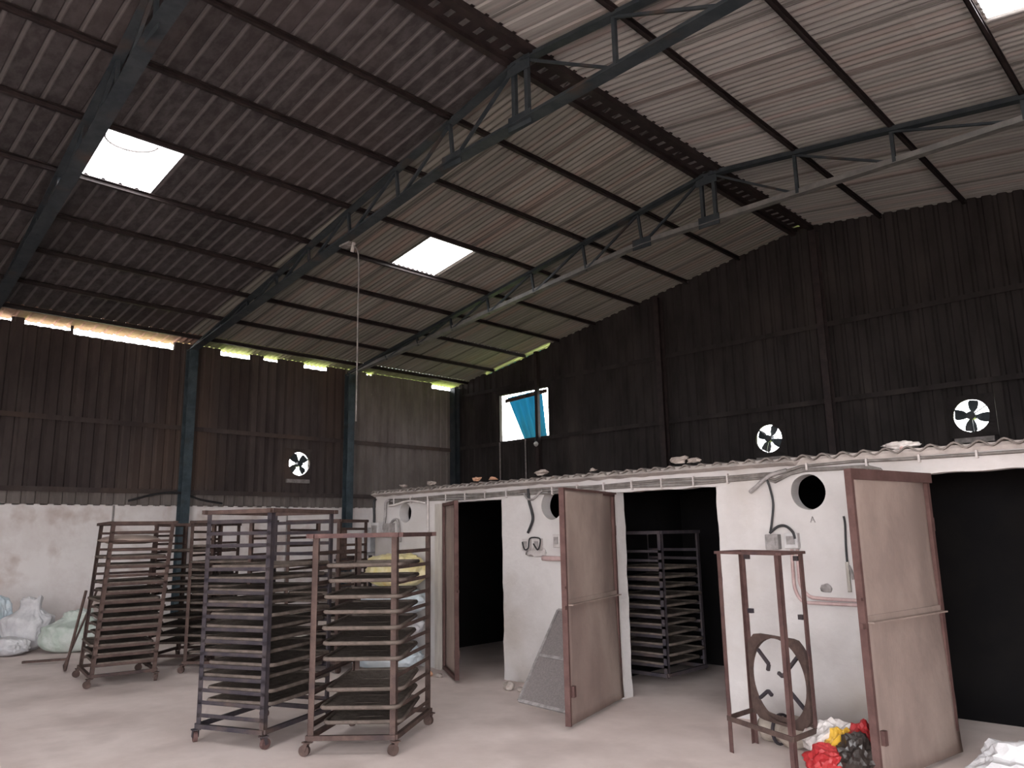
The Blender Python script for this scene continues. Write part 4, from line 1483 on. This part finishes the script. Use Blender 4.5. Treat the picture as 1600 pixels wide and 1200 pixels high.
# sacks by the chamber corner behind the rusty rack
sack('stacked_sack', (-8.25, 6.2, 0), .95, .55, .34, 'sack_b', 'pale blue sack lying lowest against the chamber pier', 5, .1, ears=False)
sack('stacked_sack', (-8.2, 6.22, .33), .9, .5, .34, 'sack_w', 'white sack lying in the middle of the stack by the chamber pier', 6, -.05, ears=False)
sack('stacked_sack', (-8.15, 6.22, .66), .9, .5, .34, 'sack_b', 'pale blue sack lying just under the yellow one by the chamber pier', 7, .08, ears=False)
sack('stacked_sack', (-8.12, 6.24, .99), .8, .48, .42, 'sack_y', 'pale yellow sack on top of the stack by the chamber pier', 8, .0, ears=False)

# rubbish near the stand
def roll():
    root = thing('sacking_roll', 'tan roll of old sacking lying behind the stand', 'roll', (-2.8, 5.98, 0))
    mb = MB(); pts = []; rr = []
    for i in range(15):
        t = i / 14
        pts.append((-3.14 + .72 * t, 6.05 - .13 * t + .01 * math.sin(i), .11 + .004 * math.sin(i * 2.1)))
        rr.append((.085 + .022 * math.sin(i * 1.3) + .02 * math.sin(t * PI)) if 0 < i < 14 else .05)
    mb.tube(pts, rr, 18); mb.build('roll_body', M['sack_tan'], root, smooth=True)
    mb = MB(); mb.ring((-2.95, 6.02, .11), (1, -.2, 0), .10, .118, .02, 24); mb.build('tie_band', M['rust_dark'], root)


roll()


def crumple(name, c, size, mat, label, seed, squash=(1, 1, 1)):
    bm = bmesh.new(); bmesh.ops.create_icosphere(bm, subdivisions=4, radius=1.0)
    for v in bm.verts:
        d = v.co.normalized()
        n = 1
        for f, a in ((1.1, .30), (2.3, .22), (5, .07)):
            n += a * (1 - 2 * abs(mnoise.noise(d * f + Vector((seed * 2.3, 0, seed))))) - a * .5
        v.co = Vector((d.x * squash[0], d.y * squash[1], d.z * squash[2])) * n * size
    lo = min(v.co.z for v in bm.verts) * .6
    for v in bm.verts: v.co.z = max(v.co.z, lo) - lo
    me = bpy.data.meshes.new(name); bm.to_mesh(me); bm.free()
    me.materials.append(M[mat])
    o = bpy.data.objects.new(name, me); COL.objects.link(o); o.location = c
    return tag(o, label, 'plastic bag', 'crumpled bags beside the open third door')


crumple('plastic_bag', (-2.40, 5.70, 0), .19, 'bag_clear', 'pale crumpled film bag at the left of the bag heap', 1, (1, 1, .9))
crumple('plastic_bag', (-2.30, 5.55, .0), .15, 'bag_yellow', 'yellow printed bag in the middle of the bag heap', 2, (.7, .7, 1.1))
crumple('plastic_bag', (-2.35, 5.40, 0), .13, 'bag_red', 'red bag at the front of the bag heap', 13, (1.1, .8, .9))
crumple('plastic_bag', (-2.19, 5.66, .0), .16, 'bag_red', 'red bag standing at the back right of the bag heap', 4, (.7, .9, 1.15))
crumple('plastic_bag', (-2.17, 5.48, 0), .15, 'bag_dark', 'dark brown bag at the right of the bag heap by the door edge', 5, (.9, .9, 1.1))
crumple('plastic_bag', (-1.33, 5.95, 0), .22, 'sack_w', 'white crumpled bag cut off by the bottom right corner', 6, (1.3, 1, .75))

lump('floor_stone', (-6.08, 6.2, 0), .07, M['stone'], 'grey stone on the floor at the foot of the middle pier', 'stone', None, 8, (1.1, .8, .7), .3, 2, smooth=False)
lump('floor_stone', (-5.93, 6.22, 0), .045, M['stone'], 'small dark stone beside the grey one at the middle pier', 'stone', None, 9, (1.2, .8, .6), .3, 2, smooth=False)
lump('floor_stone', (-7.25, 6.22, 0), .05, M['stone'], 'pale stone on the floor between the rusty rack and the first door', 'stone', None, 10, (1.1, .8, .6), .3, 2, smooth=False)
lump('floor_stone', (-7.38, 6.2, 0), .04, M['brick'], 'small brown brick bit between the rusty rack and the first door', 'stone', None, 11, (1.0, .8, .8), .3, 2, smooth=False)
mb = MB(); mb.bar((-12.55, 3.29, .03), (-12.2, 3.73, .05), .05, .03)
tag(mb.build('wooden_stick', M['rust']), 'brown stick lying on the floor in front of the green sack', 'stick')


# ------------------------------------------------------------------ hanging lamp wire, hook under skylight
def hanging():
    y = YT[2](-10.0)
    x = -10.03
    cable('hanging_wire', [(x - .35, y, 6.40), (x - .15, y, 6.33), (x, y - .02, 6.05), (x + .01, y - .02, 5.0), (x + .015, y - .02, 3.4)], .012, 'conduit', 'long thin wire hanging from the middle roof truss', 'wire')
    root = thing('truss_lamp', 'pale lamp fitting on the middle roof truss above the hanging wire', 'lamp', (x - .33, y, 6.38))
    mb = MB(); mb.box(x - .5, x - .22, y - .07, y + .07, 6.40, 6.43); mb.build('lamp_plate', M['conduit'], root)
    mb = MB(); mb.cyl((x - .2, y, 6.33), (.3, 0, 1), .03, .16, 12); mb.build('lamp_holder', M['conduit_w'], root)
    # curved wire below the first skylight
    pts = []
    for i in range(17):
        t = PI * i / 16
        pts.append((-10.47 - .34 * math.sin(t), 3.47 + .34 * math.cos(t), roof_z(-10.6) - .09))
    mb = MB(); mb.tube(pts, .014, 6)
    tag(mb.build('looped_wire', M['conduit']), 'thin looped wire hanging in front of the left skylight', 'wire')
    # short cables on the masonry top near the column
    cable('power_cable', [(XL + .1, 6.15, 2.45), (XL + .1, 6.7, 2.6), (XL + .1, 7.2, 2.64), (XL + .1, 7.7, 2.5), (XL + .1, 8.2, 2.42)], .025, 'black', 'black cable arching over the column foot on the left wall')
    cable('conduit_pipe', [(XL + .02, 5.9, 2.36), (XL + .02, 5.9, 1.5), (XL + .02, 5.9, .3)], .02, 'conduit', 'thin grey pipe running down the white left wall behind the racks', 'pipe')
    cable('conduit_pipe', [(XL + .02, 9.9, 2.36), (XL + .02, 9.9, 1.5), (XL + .02, 9.9, .3)], .02, 'conduit', 'thin grey pipe on the white left wall behind the tall rack', 'pipe')


hanging()
